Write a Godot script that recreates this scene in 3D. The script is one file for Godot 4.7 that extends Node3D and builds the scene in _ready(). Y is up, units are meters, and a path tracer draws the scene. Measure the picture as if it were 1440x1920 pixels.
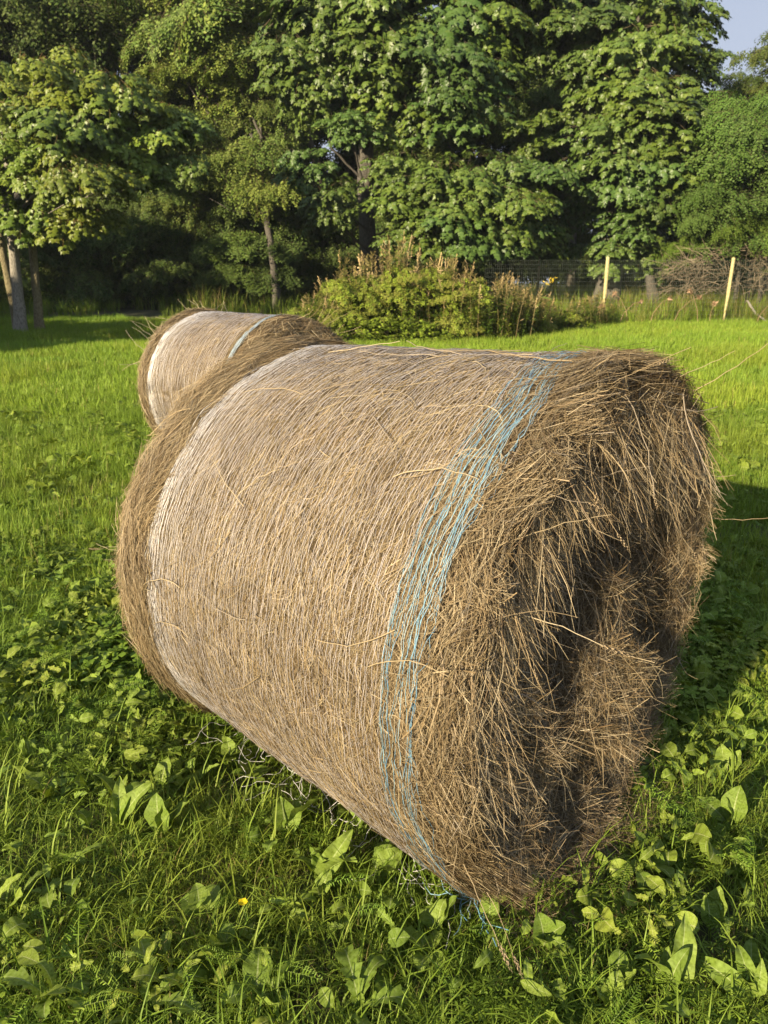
extends Node3D
# A meadow at low sun: a large round hay bale close by, a second one behind it, and a belt of trees along the far edge.
# Metres, y up, the camera looks towards -z. Tables give x, y and the distance in front of the camera (-z).

var rng := RandomNumberGenerator.new()
var lumps := FastNoiseLite.new()
var M := {}

const LEFT_BOUGHS = [[-7.4, 4.3, 16.5, 0.7], [-8.1, 5.3, 17.0, 0.8], [-7.9, 3.5, 16.9, 0.6], [-6.8, 5.2, 16.8, 0.67], [-5.8, 5.3, 16.3, 0.82], [-6.6, 4.5, 16.0, 0.59], [-5.4, 5.0, 16.8, 0.79], [-6.0, 4.4, 16.2, 0.87], [-5.2, 4.3, 16.8, 0.90], [-4.6, 4.9, 17.3, 0.52], [-6.7, 4.0, 16.0, 0.64], [-5.7, 3.5, 15.8, 0.74], [-6.3, 3.4, 15.8, 0.63], [-5.2, 3.5, 16.3, 0.55], [-7.3, 5.0, 16.8, 0.73], [-4.6, 3.9, 17.2, 0.69], [-7.6, 2.9, 17.4, 0.81], [-6.8, 2.7, 17.4, 0.70], [-4.4, 4.6, 17.8, 0.71], [-6.2, 2.9, 17.6, 0.59]]
const MIDDLE_BOUGHS = [[-0.9, 6.4, 18.0, 1.08], [-1.8, 5.9, 18.0, 0.84], [-0.2, 6.1, 18.0, 0.96], [-0.1, 5.1, 18.0, 0.90], [-1.4, 5.4, 18.0, 0.72], [-0.7, 4.6, 17.6, 0.53], [1.5, 6.4, 18.0, 1.20], [1.4, 5.6, 17.6, 0.94], [2.3, 6.6, 18.0, 0.72], [2.2, 5.8, 18.0, 0.72], [1.5, 5.1, 18.0, 0.84], [0.8, 5.0, 18.0, 0.48], [0.0, 6.9, 18.0, 0.96], [-1.8, 3.8, 17.5, 0.53], [-1.1, 3.1, 17.2, 0.58], [-0.8, 2.8, 17.2, 0.35], [0.2, 3.8, 17.5, 0.53], [0.3, 3.1, 17.2, 0.69], [1.0, 3.4, 17.4, 0.76], [1.7, 3.3, 17.2, 0.86], [2.3, 3.7, 17.5, 0.70], [2.7, 3.1, 17.4, 0.81], [3.2, 3.6, 17.6, 0.71], [1.8, 2.5, 17.2, 0.86], [0.9, 2.6, 17.4, 0.70], [0.5, 2.3, 17.6, 0.53], [2.7, 2.4, 17.5, 0.70], [3.4, 2.6, 18.0, 0.54], [0.7, 7.7, 18.5, 1.36], [-1.3, 7.5, 18.5, 1.24], [2.2, 7.6, 18.4, 1.23]]
const RIGHT_BOUGHS = [[4.2, 6.5, 18.4, 0.98], [3.2, 6.4, 18.4, 0.74], [5.1, 6.0, 18.0, 0.96], [5.9, 6.7, 18.4, 0.98], [6.7, 6.0, 18.4, 0.49], [3.8, 6.8, 18.4, 0.74], [5.3, 5.2, 17.8, 0.95], [6.4, 5.6, 18.4, 0.74], [4.6, 5.1, 18.4, 0.74], [5.7, 4.7, 17.8, 0.95], [6.6, 4.9, 18.4, 0.68], [4.8, 4.4, 17.8, 0.89], [5.2, 3.6, 17.6, 0.82], [6.0, 4.0, 17.9, 0.84], [7.0, 4.9, 18.4, 0.49], [4.6, 3.9, 18.4, 0.62], [5.9, 3.2, 17.9, 0.84], [5.4, 2.8, 18.0, 0.60], [5.2, 2.2, 18.4, 0.62], [5.8, 2.3, 18.4, 0.68], [3.2, 4.6, 18.1, 0.61], [4.2, 6.0, 18.4, 0.68], [4.5, 3.1, 18.9, 0.57], [5.2, 7.5, 18.8, 1.26], [3.8, 7.9, 19.0, 1.14], [4.2, 2.3, 18.9, 0.57]]
const SHRUB_BOUGHS = [[6.4, 4.3, 15.2, 0.76], [6.9, 3.7, 15.2, 1.02], [6.1, 3.8, 15.2, 0.61], [5.8, 3.2, 15.2, 0.56], [6.6, 2.9, 15.2, 0.91], [5.8, 2.7, 15.2, 0.46], [7.2, 2.5, 15.2, 0.71], [7.8, 3.7, 15.7, 1.26], [8.0, 2.3, 15.7, 1.05], [6.3, 2.5, 15.2, 0.46], [5.7, 2.1, 15.7, 0.37], [6.1, 4.5, 16.0, 0.37]]
const FAR_RIGHT_BOUGHS = [[9.9, 6.7, 22.0, 0.80], [9.3, 6.3, 22.0, 0.55], [10.2, 7.6, 22.0, 0.55], [8.9, 6.2, 22.0, 0.51], [10.3, 7.2, 22.0, 1.18], [9.7, 6.0, 22.0, 0.88]]
const SMALL_LEAF_BOUGHS = [[-4.1, 7.4, 21.0, 1.40], [-5.0, 6.4, 21.0, 0.84], [-3.1, 7.0, 21.0, 1.12], [-3.9, 6.1, 21.0, 1.12], [-5.5, 5.8, 21.0, 0.63], [-4.9, 5.1, 20.6, 0.76], [-3.3, 5.6, 21.0, 0.84], [-2.4, 5.2, 21.0, 0.84], [-4.4, 4.4, 21.0, 0.84], [-3.6, 4.4, 21.0, 0.84], [-3.0, 3.8, 21.0, 0.84], [-5.1, 3.9, 21.0, 0.70], [-6.4, 7.5, 22.0, 0.88], [-2.3, 7.7, 21.5, 1.01], [-4.5, 8.3, 21.4, 1.57], [-3.0, 8.3, 21.0, 1.40]]
const ELDER_BOUGHS = [[-3.7, 2.3, 21.5, 0.79], [-4.2, 2.4, 21.5, 0.58], [-3.1, 2.3, 21.5, 0.65], [-3.7, 1.6, 21.5, 0.65], [-2.8, 1.6, 21.5, 0.58], [-4.1, 1.7, 21.5, 0.58]]
const DARK_BOUGHS = [[-9.4, 7.5, 22.0, 1.62], [-8.0, 7.6, 22.0, 1.62], [-8.7, 8.6, 22.0, 2.06], [-6.9, 8.1, 22.0, 1.18], [-10.5, 7.2, 22.0, 1.77], [-7.1, 8.9, 22.0, 1.47]]

# ---------- helpers ----------
func gh(x: float, f: float) -> float:   # height of the ground, f metres in front
	var rise := maxf(0.0, f - 7.0)
	return 0.036 * rise * rise / (rise + 1.0) + 0.012 * sin(x * 1.9 + f * 0.7) * sin(f * 1.3 - x * 0.6)

func at(x: float, y: float, f: float) -> Vector3:
	return Vector3(x, y, -f)

func farther(boughs: Array, k: float) -> Array:   # the same boughs k times as far from where one stands, and as much larger
	var out := []
	for b in boughs: out.append([b[0] * k, 1.4858 + (b[1] - 1.4858) * k, b[2] * k, b[3] * k])
	return out

func tag(o: Node, label := "", category := "", group := "", kind := "") -> Node:
	if label: o.set_meta("label", label)
	if category: o.set_meta("category", category)
	if group: o.set_meta("group", group)
	if kind: o.set_meta("kind", kind)
	return o

var taken := {}
func numbered(called: String, parent: Node) -> String:
	var key := str(parent.get_instance_id()) + called
	var n: int = taken.get(key, 0)
	taken[key] = n + 1
	return called if n == 0 else "%s_%03d" % [called, n]

func base(called: String, where: Vector3, turn := 0.0) -> Node3D:
	var o := Node3D.new()
	o.name = numbered(called, self)
	add_child(o, true)
	o.position = where
	o.rotation.y = turn
	return o

func put(called: String, mesh: Mesh, mat: Material, parent: Node = self, xf := Transform3D()) -> MeshInstance3D:
	var o := MeshInstance3D.new()
	o.name = numbered(called, parent)
	o.mesh = mesh
	if mat: o.material_override = mat
	parent.add_child(o, true)
	o.transform = xf
	return o

func many(called: String, mesh: Mesh, mat: Material, buf: PackedFloat32Array, parent: Node, kind := "stuff") -> MultiMeshInstance3D:
	var mm := MultiMesh.new()
	mm.transform_format = MultiMesh.TRANSFORM_3D
	mm.use_colors = true
	mm.mesh = mesh
	mm.instance_count = buf.size() / 16
	mm.buffer = buf
	var o := MultiMeshInstance3D.new()
	o.name = numbered(called, parent)
	o.multimesh = mm
	o.material_override = mat
	parent.add_child(o, true)
	if kind: o.set_meta("kind", kind)
	return o

func rec(buf: PackedFloat32Array, x: Vector3, y: Vector3, z: Vector3, p: Vector3, c: Color) -> void:
	buf.append_array([x.x, y.x, z.x, p.x, x.y, y.y, z.y, p.y, x.z, y.z, z.z, p.z, c.r, c.g, c.b, 1.0])

func rv(k := 1.0) -> Vector3:
	return Vector3(rng.randfn(0, k), rng.randfn(0, k), rng.randfn(0, k))

func pick(a: Array):
	return a[rng.randi() % a.size()]

func lin(r: float, g: float, b: float) -> Color:   # an albedo_color from a linear base colour
	return Color(r, g, b).linear_to_srgb()

func side(d: Vector3) -> Vector3:
	var s := d.cross(Vector3.UP)
	return s.normalized() if s.length() > 0.01 else Vector3.RIGHT

func tube(st: SurfaceTool, pts: Array, r0: float, r1: float, sides: int, col: Color, col1 := Color(-1, 0, 0)) -> void:
	var n := pts.size()
	var rings := []
	if col1.r < 0: col1 = col
	for i in n:
		var d: Vector3 = (pts[mini(i + 1, n - 1)] - pts[maxi(i - 1, 0)]).normalized()
		var u := side(d)
		var v := u.cross(d)
		var k := float(i) / (n - 1)
		var r := lerpf(r0, r1, k)
		var ring := []
		for s in sides:
			var a := TAU * s / sides
			ring.append(pts[i] + (u * cos(a) + v * sin(a)) * r)
		rings.append(ring)
	for i in n - 1:
		var c0 := col.lerp(col1, float(i) / (n - 1))
		var c1 := col.lerp(col1, float(i + 1) / (n - 1))
		for s in sides:
			var t := (s + 1) % sides
			for q in [[i, s, c0], [i, t, c0], [i + 1, s, c1], [i, t, c0], [i + 1, t, c1], [i + 1, s, c1]]:
				st.set_color(q[2])
				st.add_vertex(rings[q[0]][q[1]])

func begin() -> SurfaceTool:
	var st := SurfaceTool.new()
	st.begin(Mesh.PRIMITIVE_TRIANGLES)
	return st

func finish(st: SurfaceTool, smooth := true) -> ArrayMesh:
	if smooth: st.index()
	st.generate_normals()
	return st.commit()

func tri(st: SurfaceTool, a: Vector3, b: Vector3, c: Vector3, col: Color) -> void:
	for p in [a, b, c]:
		st.set_color(col)
		st.add_vertex(p)

func noise_tex(freq: float, ramp: Array, size := 512, fractal := 4, seed_ := 1, stretch := false) -> NoiseTexture2D:
	var n := FastNoiseLite.new()
	n.seed = seed_
	n.frequency = freq
	n.fractal_octaves = fractal
	n.noise_type = FastNoiseLite.TYPE_SIMPLEX_SMOOTH
	var t := NoiseTexture2D.new()
	t.width = size
	t.height = size
	t.seamless = true
	t.noise = n
	var g := Gradient.new()
	var offs := PackedFloat32Array()
	var cols := PackedColorArray()
	for i in ramp.size():
		offs.append(float(i) / (ramp.size() - 1))
		cols.append(ramp[i])
	g.offsets = offs
	g.colors = cols
	t.color_ramp = g
	return t

func plant_mat(through: float, rough := 0.5, spec := 0.45) -> StandardMaterial3D:
	var m := StandardMaterial3D.new()
	m.vertex_color_use_as_albedo = true
	m.roughness = rough
	m.metallic_specular = spec
	m.cull_mode = BaseMaterial3D.CULL_DISABLED
	if through > 0.0:
		m.backlight_enabled = true
		m.backlight = Color(through, through, through * 0.55)
	return m

# ---------- leaves, blades and straws: the small meshes that are repeated ----------
func blade(st: SurfaceTool, root: Vector3, dir: float, lean: float, length: float, width: float, c0: Color, c1: Color, n := 5) -> void:
	var out := Vector3(cos(dir), 0, sin(dir))
	var across := Vector3(-sin(dir), 0, cos(dir))
	var p := root
	var ang := lean * 0.25
	var prev := []
	for i in n + 1:
		var k := float(i) / n
		var w := width * (1.0 - pow(k, 2.2)) * 0.5 * (0.75 + 0.5 * minf(k * 3.0, 0.5))
		var d := out * sin(ang) + Vector3.UP * cos(ang)
		var nrm := across.cross(d)
		var row := [p - across * w + nrm * w * 0.35, p, p + across * w + nrm * w * 0.35]
		if i:
			var ca := c0.lerp(c1, k - 1.0 / n)
			var cb := c0.lerp(c1, k)
			for s in 2:
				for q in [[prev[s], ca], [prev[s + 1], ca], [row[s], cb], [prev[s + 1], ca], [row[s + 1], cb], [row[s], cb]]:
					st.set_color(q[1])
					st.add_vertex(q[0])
		prev = row
		p += d * length / n
		ang += lean * 1.5 / n * (0.6 + k)

func grass_patch(lots: Array, spread: float, segments: int) -> ArrayMesh:   # lots: [blades, shortest, longest, narrowest, widest, least lean, most lean, share of dry blades]
	var st := begin()
	for lot in lots:
		var clumps := []
		for i in maxi(3, lot[0] / 22):
			clumps.append([rng.randf_range(-1, 1) * spread, rng.randf_range(-1, 1) * spread, rng.randf(), rng.randf_range(0.75, 1.2)])
		for i in lot[0]:
			var q: Array = pick(clumps)
			var x: float = q[0] + rng.randfn(0, 0.022)
			var z: float = q[1] + rng.randfn(0, 0.022)
			if i % 3 == 0:
				x = rng.randf_range(-1, 1) * spread
				z = rng.randf_range(-1, 1) * spread
			var c := Color(0.105, 0.172, 0.018).lerp(Color(0.250, 0.350, 0.050), clampf(q[2] * 0.5 + rng.randf() * 0.5, 0, 1))
			if rng.randf() < lot[7]:
				c = Color(0.30, 0.24, 0.10).lerp(Color(0.20, 0.20, 0.06), rng.randf())
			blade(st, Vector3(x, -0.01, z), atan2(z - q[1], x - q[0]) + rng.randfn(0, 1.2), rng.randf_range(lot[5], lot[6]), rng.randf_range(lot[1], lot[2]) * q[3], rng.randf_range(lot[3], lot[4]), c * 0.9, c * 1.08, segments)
	return finish(st)

func outline(kind: String, k: float) -> float:   # half width of a leaf, along its length
	match kind:
		"oval": return sin(pow(k, 0.8) * PI) * 0.30 + 0.02 * (1.0 - k)
		"long": return pow(sin(pow(k, 0.75) * PI), 0.8) * 0.15 + 0.02 * (1.0 - k)
		"round": return pow(maxf(0.0, sin(pow(k, 0.62) * PI)), 0.75) * 0.40 + 0.015
		"toothed": return (0.05 + 0.17 * pow(k, 0.7)) * (1.0 - pow(k, 6.0)) * (0.55 + 0.75 * fmod(k * 5.2 + 0.2, 1.0))
	return 0.1

func leaf(kind: String, arch: float, fold: float, col: Color, wave := 0.012) -> ArrayMesh:   # grows along +x from the origin, one unit long
	var st := begin()
	var n := 22 if kind == "toothed" else 14
	var p := Vector3.ZERO
	var ang := arch * 0.5
	var prev := []
	var rib := col.lerp(Color(0.42, 0.46, 0.24), 0.5)
	var ph := rng.randf() * 9.0
	for i in n + 1:
		var k := float(i) / n
		var w := outline(kind, k)
		if i == 0: w = 0.012
		if i == n: w = 0.002
		var d := Vector3(cos(ang), sin(ang), 0)
		var up := Vector3(-sin(ang), cos(ang), 0)
		var row := []
		for s in [-1.0, -0.55, -0.06, 0.06, 0.55, 1.0]:
			var lift: float = absf(s) * w * fold + sin(k * 17.0 + s * 2.0 + ph) * wave * absf(s) - (0.25 * w * s * s * fold)
			row.append(p + Vector3(0, 0, s * w) + up * lift + d * absf(s) * w * 0.25)
		if i:
			for s in 5:
				var c := rib if s == 2 else col.lerp(rib, 0.16 if (i % 3 == 0) else 0.0)
				tri(st, prev[s], prev[s + 1], row[s], c)
				tri(st, prev[s + 1], row[s + 1], row[s], c)
		prev = row
		p += d / n
		ang -= arch * 1.6 / n
	return finish(st)

func feather_leaf() -> ArrayMesh:   # a finely cut yarrow leaf, one unit long
	var st := begin()
	var p := Vector3.ZERO
	var ang := 0.35
	var c := Color(0.12, 0.21, 0.03)
	for i in 20:
		var k := float(i) / 20.0
		var d := Vector3(cos(ang), sin(ang), 0)
		var w := 0.17 * sin(pow(k, 0.8) * PI * 0.93 + 0.15)
		for s in [-1.0, 1.0]:
			var tip: Vector3 = p + Vector3(w * 0.35, rng.randfn(0, 0.02), s * w)
			tri(st, p - d * 0.012, tip, p + d * 0.016, c * rng.randf_range(0.8, 1.2))
			for j in [0.45, 0.75]:
				var q: Vector3 = p.lerp(tip, j)
				tri(st, q - d * 0.01, q + d * w * 0.42 + Vector3(0, 0.012, s * 0.02), q + d * 0.014, c)
		tri(st, p + Vector3(0, 0, -0.007), p + Vector3(0, 0, 0.007), p + d * 0.05, Color(0.14, 0.2, 0.06))
		p += d * 0.05
		ang -= 0.045
	return finish(st, false)

func clover_patch(n: int, spread: float, lobed: bool) -> ArrayMesh:   # small three-part leaves on thin stems
	var st := begin()
	for i in n:
		var a := rng.randf() * TAU
		var hgt := rng.randf_range(0.035, 0.09)
		var c := Color(0.11, 0.185, 0.020).lerp(Color(0.18, 0.27, 0.034), rng.randf())
		var root := Vector3(rng.randfn(0, spread), 0, rng.randfn(0, spread))
		var top := root + Vector3(cos(a) * 0.035, hgt, sin(a) * 0.035)
		tube(st, [root, root.lerp(top, 0.6) + Vector3(0, 0.008, 0), top], 0.0009, 0.0007, 3, c)
		var tilt := Vector3(cos(a), 0, sin(a)) * 0.35 + Vector3.UP
		var sz := rng.randf_range(0.013, 0.024)
		for j in 3:
			var b := a + TAU * j / 3.0
			var o := (Vector3(cos(b), 0, sin(b)) - tilt * 0.25 * cos(b - a)).normalized()
			var s := o.cross(tilt.normalized()).normalized()
			var mid := top + o * sz * 0.6 - Vector3.UP * 0.002
			if lobed:
				for q in [-0.55, 0.0, 0.55]:
					var e: Vector3 = (o + s * q * 1.5).normalized()
					tri(st, top, top + e * sz * 1.0 + s * (q - 0.25) * sz * 0.5, top + e * sz * 1.35, c)
					tri(st, top, top + e * sz * 1.35, top + e * sz * 1.0 + s * (q + 0.25) * sz * 0.5, c)
			else:
				tri(st, top, mid - s * sz * 0.55, top + o * sz * 1.15 - s * sz * 0.25, c)
				tri(st, top, top + o * sz * 1.15 - s * sz * 0.25, top + o * sz * 1.15 + s * sz * 0.25, c)
				tri(st, top, top + o * sz * 1.15 + s * sz * 0.25, mid + s * sz * 0.55, c)
	return finish(st, false)

const MAPLE = [[0.0, 0.0], [0.16, -0.05], [0.46, 0.02], [0.36, 0.15], [0.58, 0.46], [0.40, 0.45], [0.30, 0.40], [0.26, 0.62], [0.12, 0.72], [0.0, 1.0]]
func maple_leaf(st: SurfaceTool, root: Vector3, tip: Vector3, nrm: Vector3, size: float, c: Color) -> void:
	var s := tip.cross(nrm).normalized()
	var up := s.cross(tip).normalized()
	var mid := root + tip * size * 0.32
	for sd in [-1.0, 1.0]:
		for i in MAPLE.size() - 1:
			var a: Array = MAPLE[i]
			var b: Array = MAPLE[i + 1]
			var pa: Vector3 = root + s * a[0] * sd * size + tip * a[1] * size - up * (0.28 * a[0] + 0.18 * a[1] * a[1]) * size
			var pb: Vector3 = root + s * b[0] * sd * size + tip * b[1] * size - up * (0.28 * b[0] + 0.18 * b[1] * b[1]) * size
			tri(st, mid, pa if sd > 0 else pb, pb if sd > 0 else pa, c)

func maple_spray(yellow: float) -> ArrayMesh:   # a leafy shoot that grows along +x and droops
	var st := begin()
	var bark := Color(0.10, 0.08, 0.05)
	var pts := [Vector3(-0.12, 0.02, 0), Vector3(0.05, 0.03, 0), Vector3(0.18, 0.0, rng.randfn(0, 0.02)), Vector3(0.30, -0.06, rng.randfn(0, 0.03))]
	tube(st, pts, 0.005, 0.002, 3, bark)
	for i in 14:
		var k := rng.randf()
		var p := Vector3(lerpf(-0.05, 0.3, k), lerpf(0.03, -0.06, k * k), 0)
		var a := rng.randf_range(-1.5, 1.5) * (1.25 - k * 0.6)
		var o := Vector3(cos(a), 0, sin(a))
		var root := p + o * rng.randf_range(0.04, 0.11) + Vector3.UP * rng.randf_range(-0.03, 0.05)
		var tip := (o + Vector3(0.25, rng.randf_range(-1.1, -0.15), 0)).normalized()
		var nrm := (Vector3.UP + o * 0.55 + rv(0.22)).normalized()
		var c := Color(0.046, 0.082, 0.017).lerp(Color(0.092, 0.134, 0.029), rng.randf())
		if rng.randf() < yellow: c = Color(0.15, 0.17, 0.035).lerp(Color(0.26, 0.22, 0.035), rng.randf())
		maple_leaf(st, root, tip, nrm, rng.randf_range(0.085, 0.14), c)
	return finish(st, false)

func small_spray(n: int, leaf_len: float, wide: float, reach: float, c0: Color, c1: Color) -> ArrayMesh:
	var st := begin()
	tube(st, [Vector3(-0.1, 0, 0), Vector3(reach * 0.5, 0.02, 0), Vector3(reach, -0.05, 0)], 0.003, 0.001, 3, Color(0.12, 0.09, 0.06))
	for i in n:
		var k := rng.randf()
		var p := Vector3(lerpf(-0.05, reach, k), -0.05 * k * k, 0) + rv(0.035 * reach / 0.3)
		var a := rng.randf_range(-2.2, 2.2)
		var tip := (Vector3(cos(a) + 0.3, rng.randf_range(-0.9, 0.35), sin(a))).normalized()
		var nrm := (Vector3.UP + Vector3(0.5, 0, 0) + rv(0.45)).normalized()
		var s := tip.cross(nrm).normalized()
		var l := leaf_len * rng.randf_range(0.7, 1.25)
		var c := c0.lerp(c1, rng.randf())
		var m := p + tip * l * 0.5 - nrm * l * 0.06
		var e := p + tip * l
		tri(st, p, m - s * l * wide, e, c)
		tri(st, p, e, m + s * l * wide, c)
	return finish(st, false)

func plate_of(sprays: Array, n: int) -> ArrayMesh:   # a drooping layer of foliage, half a metre in radius
	var st := begin()
	for k in n:
		var a := rng.randf() * TAU
		var q := sqrt(rng.randf()) * 0.45
		var o := Vector3(cos(a), 0, sin(a))
		var x := (o + Vector3(0.7, 0, 0) + Vector3.DOWN * (0.2 + q * 1.0) + rv(0.22)).normalized()
		var y := (Vector3.UP - x * x.y).normalized()
		st.append_from(pick(sprays), 0, Transform3D(Basis(x, y, x.cross(y)).scaled(Vector3.ONE * rng.randf_range(0.8, 1.2)), o * q + Vector3.UP * (rng.randfn(0, 0.04) - q * q * 0.8)))
	return st.commit()

func bough_of(sprays: Array, per_plate: int, count: int) -> ArrayMesh:   # layers of foliage, one metre in radius, growing towards +x
	var leaves := [plate_of(sprays, per_plate), plate_of(sprays, int(per_plate * 0.7)), plate_of(sprays, int(per_plate * 1.2))]
	var st := begin()
	for p in count:
		var d := rv(0.52)
		if d.x < 0.0 and rng.randf() < 0.6: d.x = -d.x
		d = d.limit_length(0.9)
		d.y = lerpf(-0.75, 0.75, (p + rng.randf()) / count) * 0.6 + d.y * 0.4
		var nrm := (Vector3.UP + Vector3(rng.randf_range(0.2, 0.7), 0, 0) + rv(0.14)).normalized()
		var x := (Vector3(1, 0, 0) + rv(0.5))
		x = (x - nrm * x.dot(nrm)).normalized()
		st.append_from(pick(leaves), 0, Transform3D(Basis(x, nrm, x.cross(nrm)).scaled(Vector3.ONE * rng.randf_range(0.85, 1.3)), d))
	return st.commit()

func boughs_of(sprays: Array, per_plate: int, count: int, variants: int) -> Array:
	var out := []
	for i in variants: out.append(bough_of(sprays, per_plate, count))
	return out

func straw(R: Array, p: Vector3, x: Vector3, n: Vector3, l: float, r: float, sag: float, col: Color) -> void:   # one straw as a thin bent ribbon
	var s := n.cross(x)
	var bend := rng.randfn(0, 0.13) * l
	var roll := rng.randf_range(-1.0, 1.0)
	var w := s * cos(roll) + n * sin(roll)
	var nn := x.cross(w)
	var first: int = R[0].size()
	for k in 4:
		var u := k / 3.0 - 0.5
		var q := p + x * (u * l) + s * (bend * (0.25 - u * u) * 4.0) - n * (u * u * l * l * sag)
		var wk := w * (r * (1.0 if k < 3 else 0.45))
		R[0].append(q - wk)
		R[0].append(q + wk)
	for k in 8:
		R[1].append(nn)
		R[2].append(col)
	for k in [0, 1, 2, 1, 3, 2, 2, 3, 4, 3, 5, 4, 4, 5, 6, 5, 7, 6]: R[3].append(first + k)

func straws() -> Array:
	return [PackedVector3Array(), PackedVector3Array(), PackedColorArray(), PackedInt32Array()]

func bundle(R: Array) -> ArrayMesh:
	var arrays := []
	arrays.resize(Mesh.ARRAY_MAX)
	arrays[Mesh.ARRAY_VERTEX] = R[0]
	arrays[Mesh.ARRAY_NORMAL] = R[1]
	arrays[Mesh.ARRAY_COLOR] = R[2]
	arrays[Mesh.ARRAY_INDEX] = R[3]
	var m := ArrayMesh.new()
	m.add_surface_from_arrays(Mesh.PRIMITIVE_TRIANGLES, arrays)
	return m

func stalk(bend: float) -> ArrayMesh:   # a single long stem, a quarter of a metre, with one knot
	var st := begin()
	var pts := []
	for k in 8:
		var u := k / 7.0 - 0.5
		pts.append(Vector3(u * 0.25, bend * (0.25 - u * u) * 4.0 + (0.004 if k == 4 else 0.0), rng.randfn(0, 0.002)))
	tube(st, pts, 0.0014, 0.0008, 5, Color.WHITE)
	return finish(st)

func seed_head_mesh() -> ArrayMesh:   # a dry grass ear, one unit long in x
	var st := begin()
	for i in 26:
		var k := i / 26.0
		var a := i * 2.4
		var o := Vector3(0, cos(a), sin(a))
		var p := Vector3(k * 0.9, 0, 0) + o * 0.02
		var w := 0.045 * sin(k * 2.6 + 0.45)
		var tip := p + Vector3(0.17, 0, 0) + o * w * 1.6
		var s := o.cross(Vector3.RIGHT) * w * 0.8
		var c := Color(0.30, 0.23, 0.14) * rng.randf_range(0.75, 1.25)
		tri(st, p, p + Vector3(0.07, 0, 0) + s + o * w, tip, c)
		tri(st, p, tip, p + Vector3(0.07, 0, 0) - s + o * w, c)
		tri(st, p + Vector3(0.07, 0, 0) + s + o * w, p + Vector3(0.07, 0, 0) - s + o * w, tip, c)
	return finish(st, false)

func _ready() -> void:
	rng.seed = 20240907
	lumps.seed = 5
	lumps.frequency = 1.0
	lumps.fractal_octaves = 3
	# camera
	var cam := Camera3D.new()
	cam.name = "camera"
	add_child(cam)
	cam.position = Vector3(0, 1.4858, 0)
	cam.rotation.x = -0.2894
	var lens := CameraAttributesPhysical.new()
	lens.frustum_focal_length = 18.13
	lens.frustum_focus_distance = 2.0
	lens.exposure_aperture = 5.6
	lens.frustum_near = 0.05
	lens.frustum_far = 400.0
	cam.attributes = lens
	cam.fov = 66.99
	cam.near = 0.05
	cam.far = 400.0
	cam.current = true
	# sky, exposure
	var env := Environment.new()
	env.background_mode = Environment.BG_SKY
	var sky := Sky.new()
	var sm := ProceduralSkyMaterial.new()
	sm.sky_top_color = Color(0.60, 0.66, 0.77)
	sm.sky_horizon_color = Color(0.79, 0.82, 0.87)
	sm.sky_curve = 0.2
	sm.ground_bottom_color = Color(0.2, 0.24, 0.14)
	sm.ground_horizon_color = Color(0.55, 0.6, 0.66)
	sky.sky_material = sm
	env.sky = sky
	env.background_energy_multiplier = 0.46
	env.tonemap_mode = Environment.TONE_MAPPER_LINEAR
	env.tonemap_exposure = 2.6
	env.fog_enabled = true
	env.fog_light_color = Color(0.86, 0.90, 0.95)
	env.fog_density = 0.0004
	env.sdfgi_enabled = true
	env.ssao_enabled = true
	env.ssil_enabled = true
	var we := WorldEnvironment.new()
	we.name = "world_environment"
	we.environment = env
	add_child(we)
	# low sun, behind and to the left
	var sun := DirectionalLight3D.new()
	sun.name = "sun"
	sun.light_energy = 1.55
	sun.light_color = Color(1.0, 0.92, 0.78)
	sun.light_angular_distance = 0.53
	sun.shadow_enabled = true
	add_child(sun)
	sun.basis = Basis.looking_at(Vector3(0.610, -0.295, -0.735))

	materials()
	ground()
	trees()
	undergrowth()
	fence()
	bales()
	lawn()
	weeds()

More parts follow.
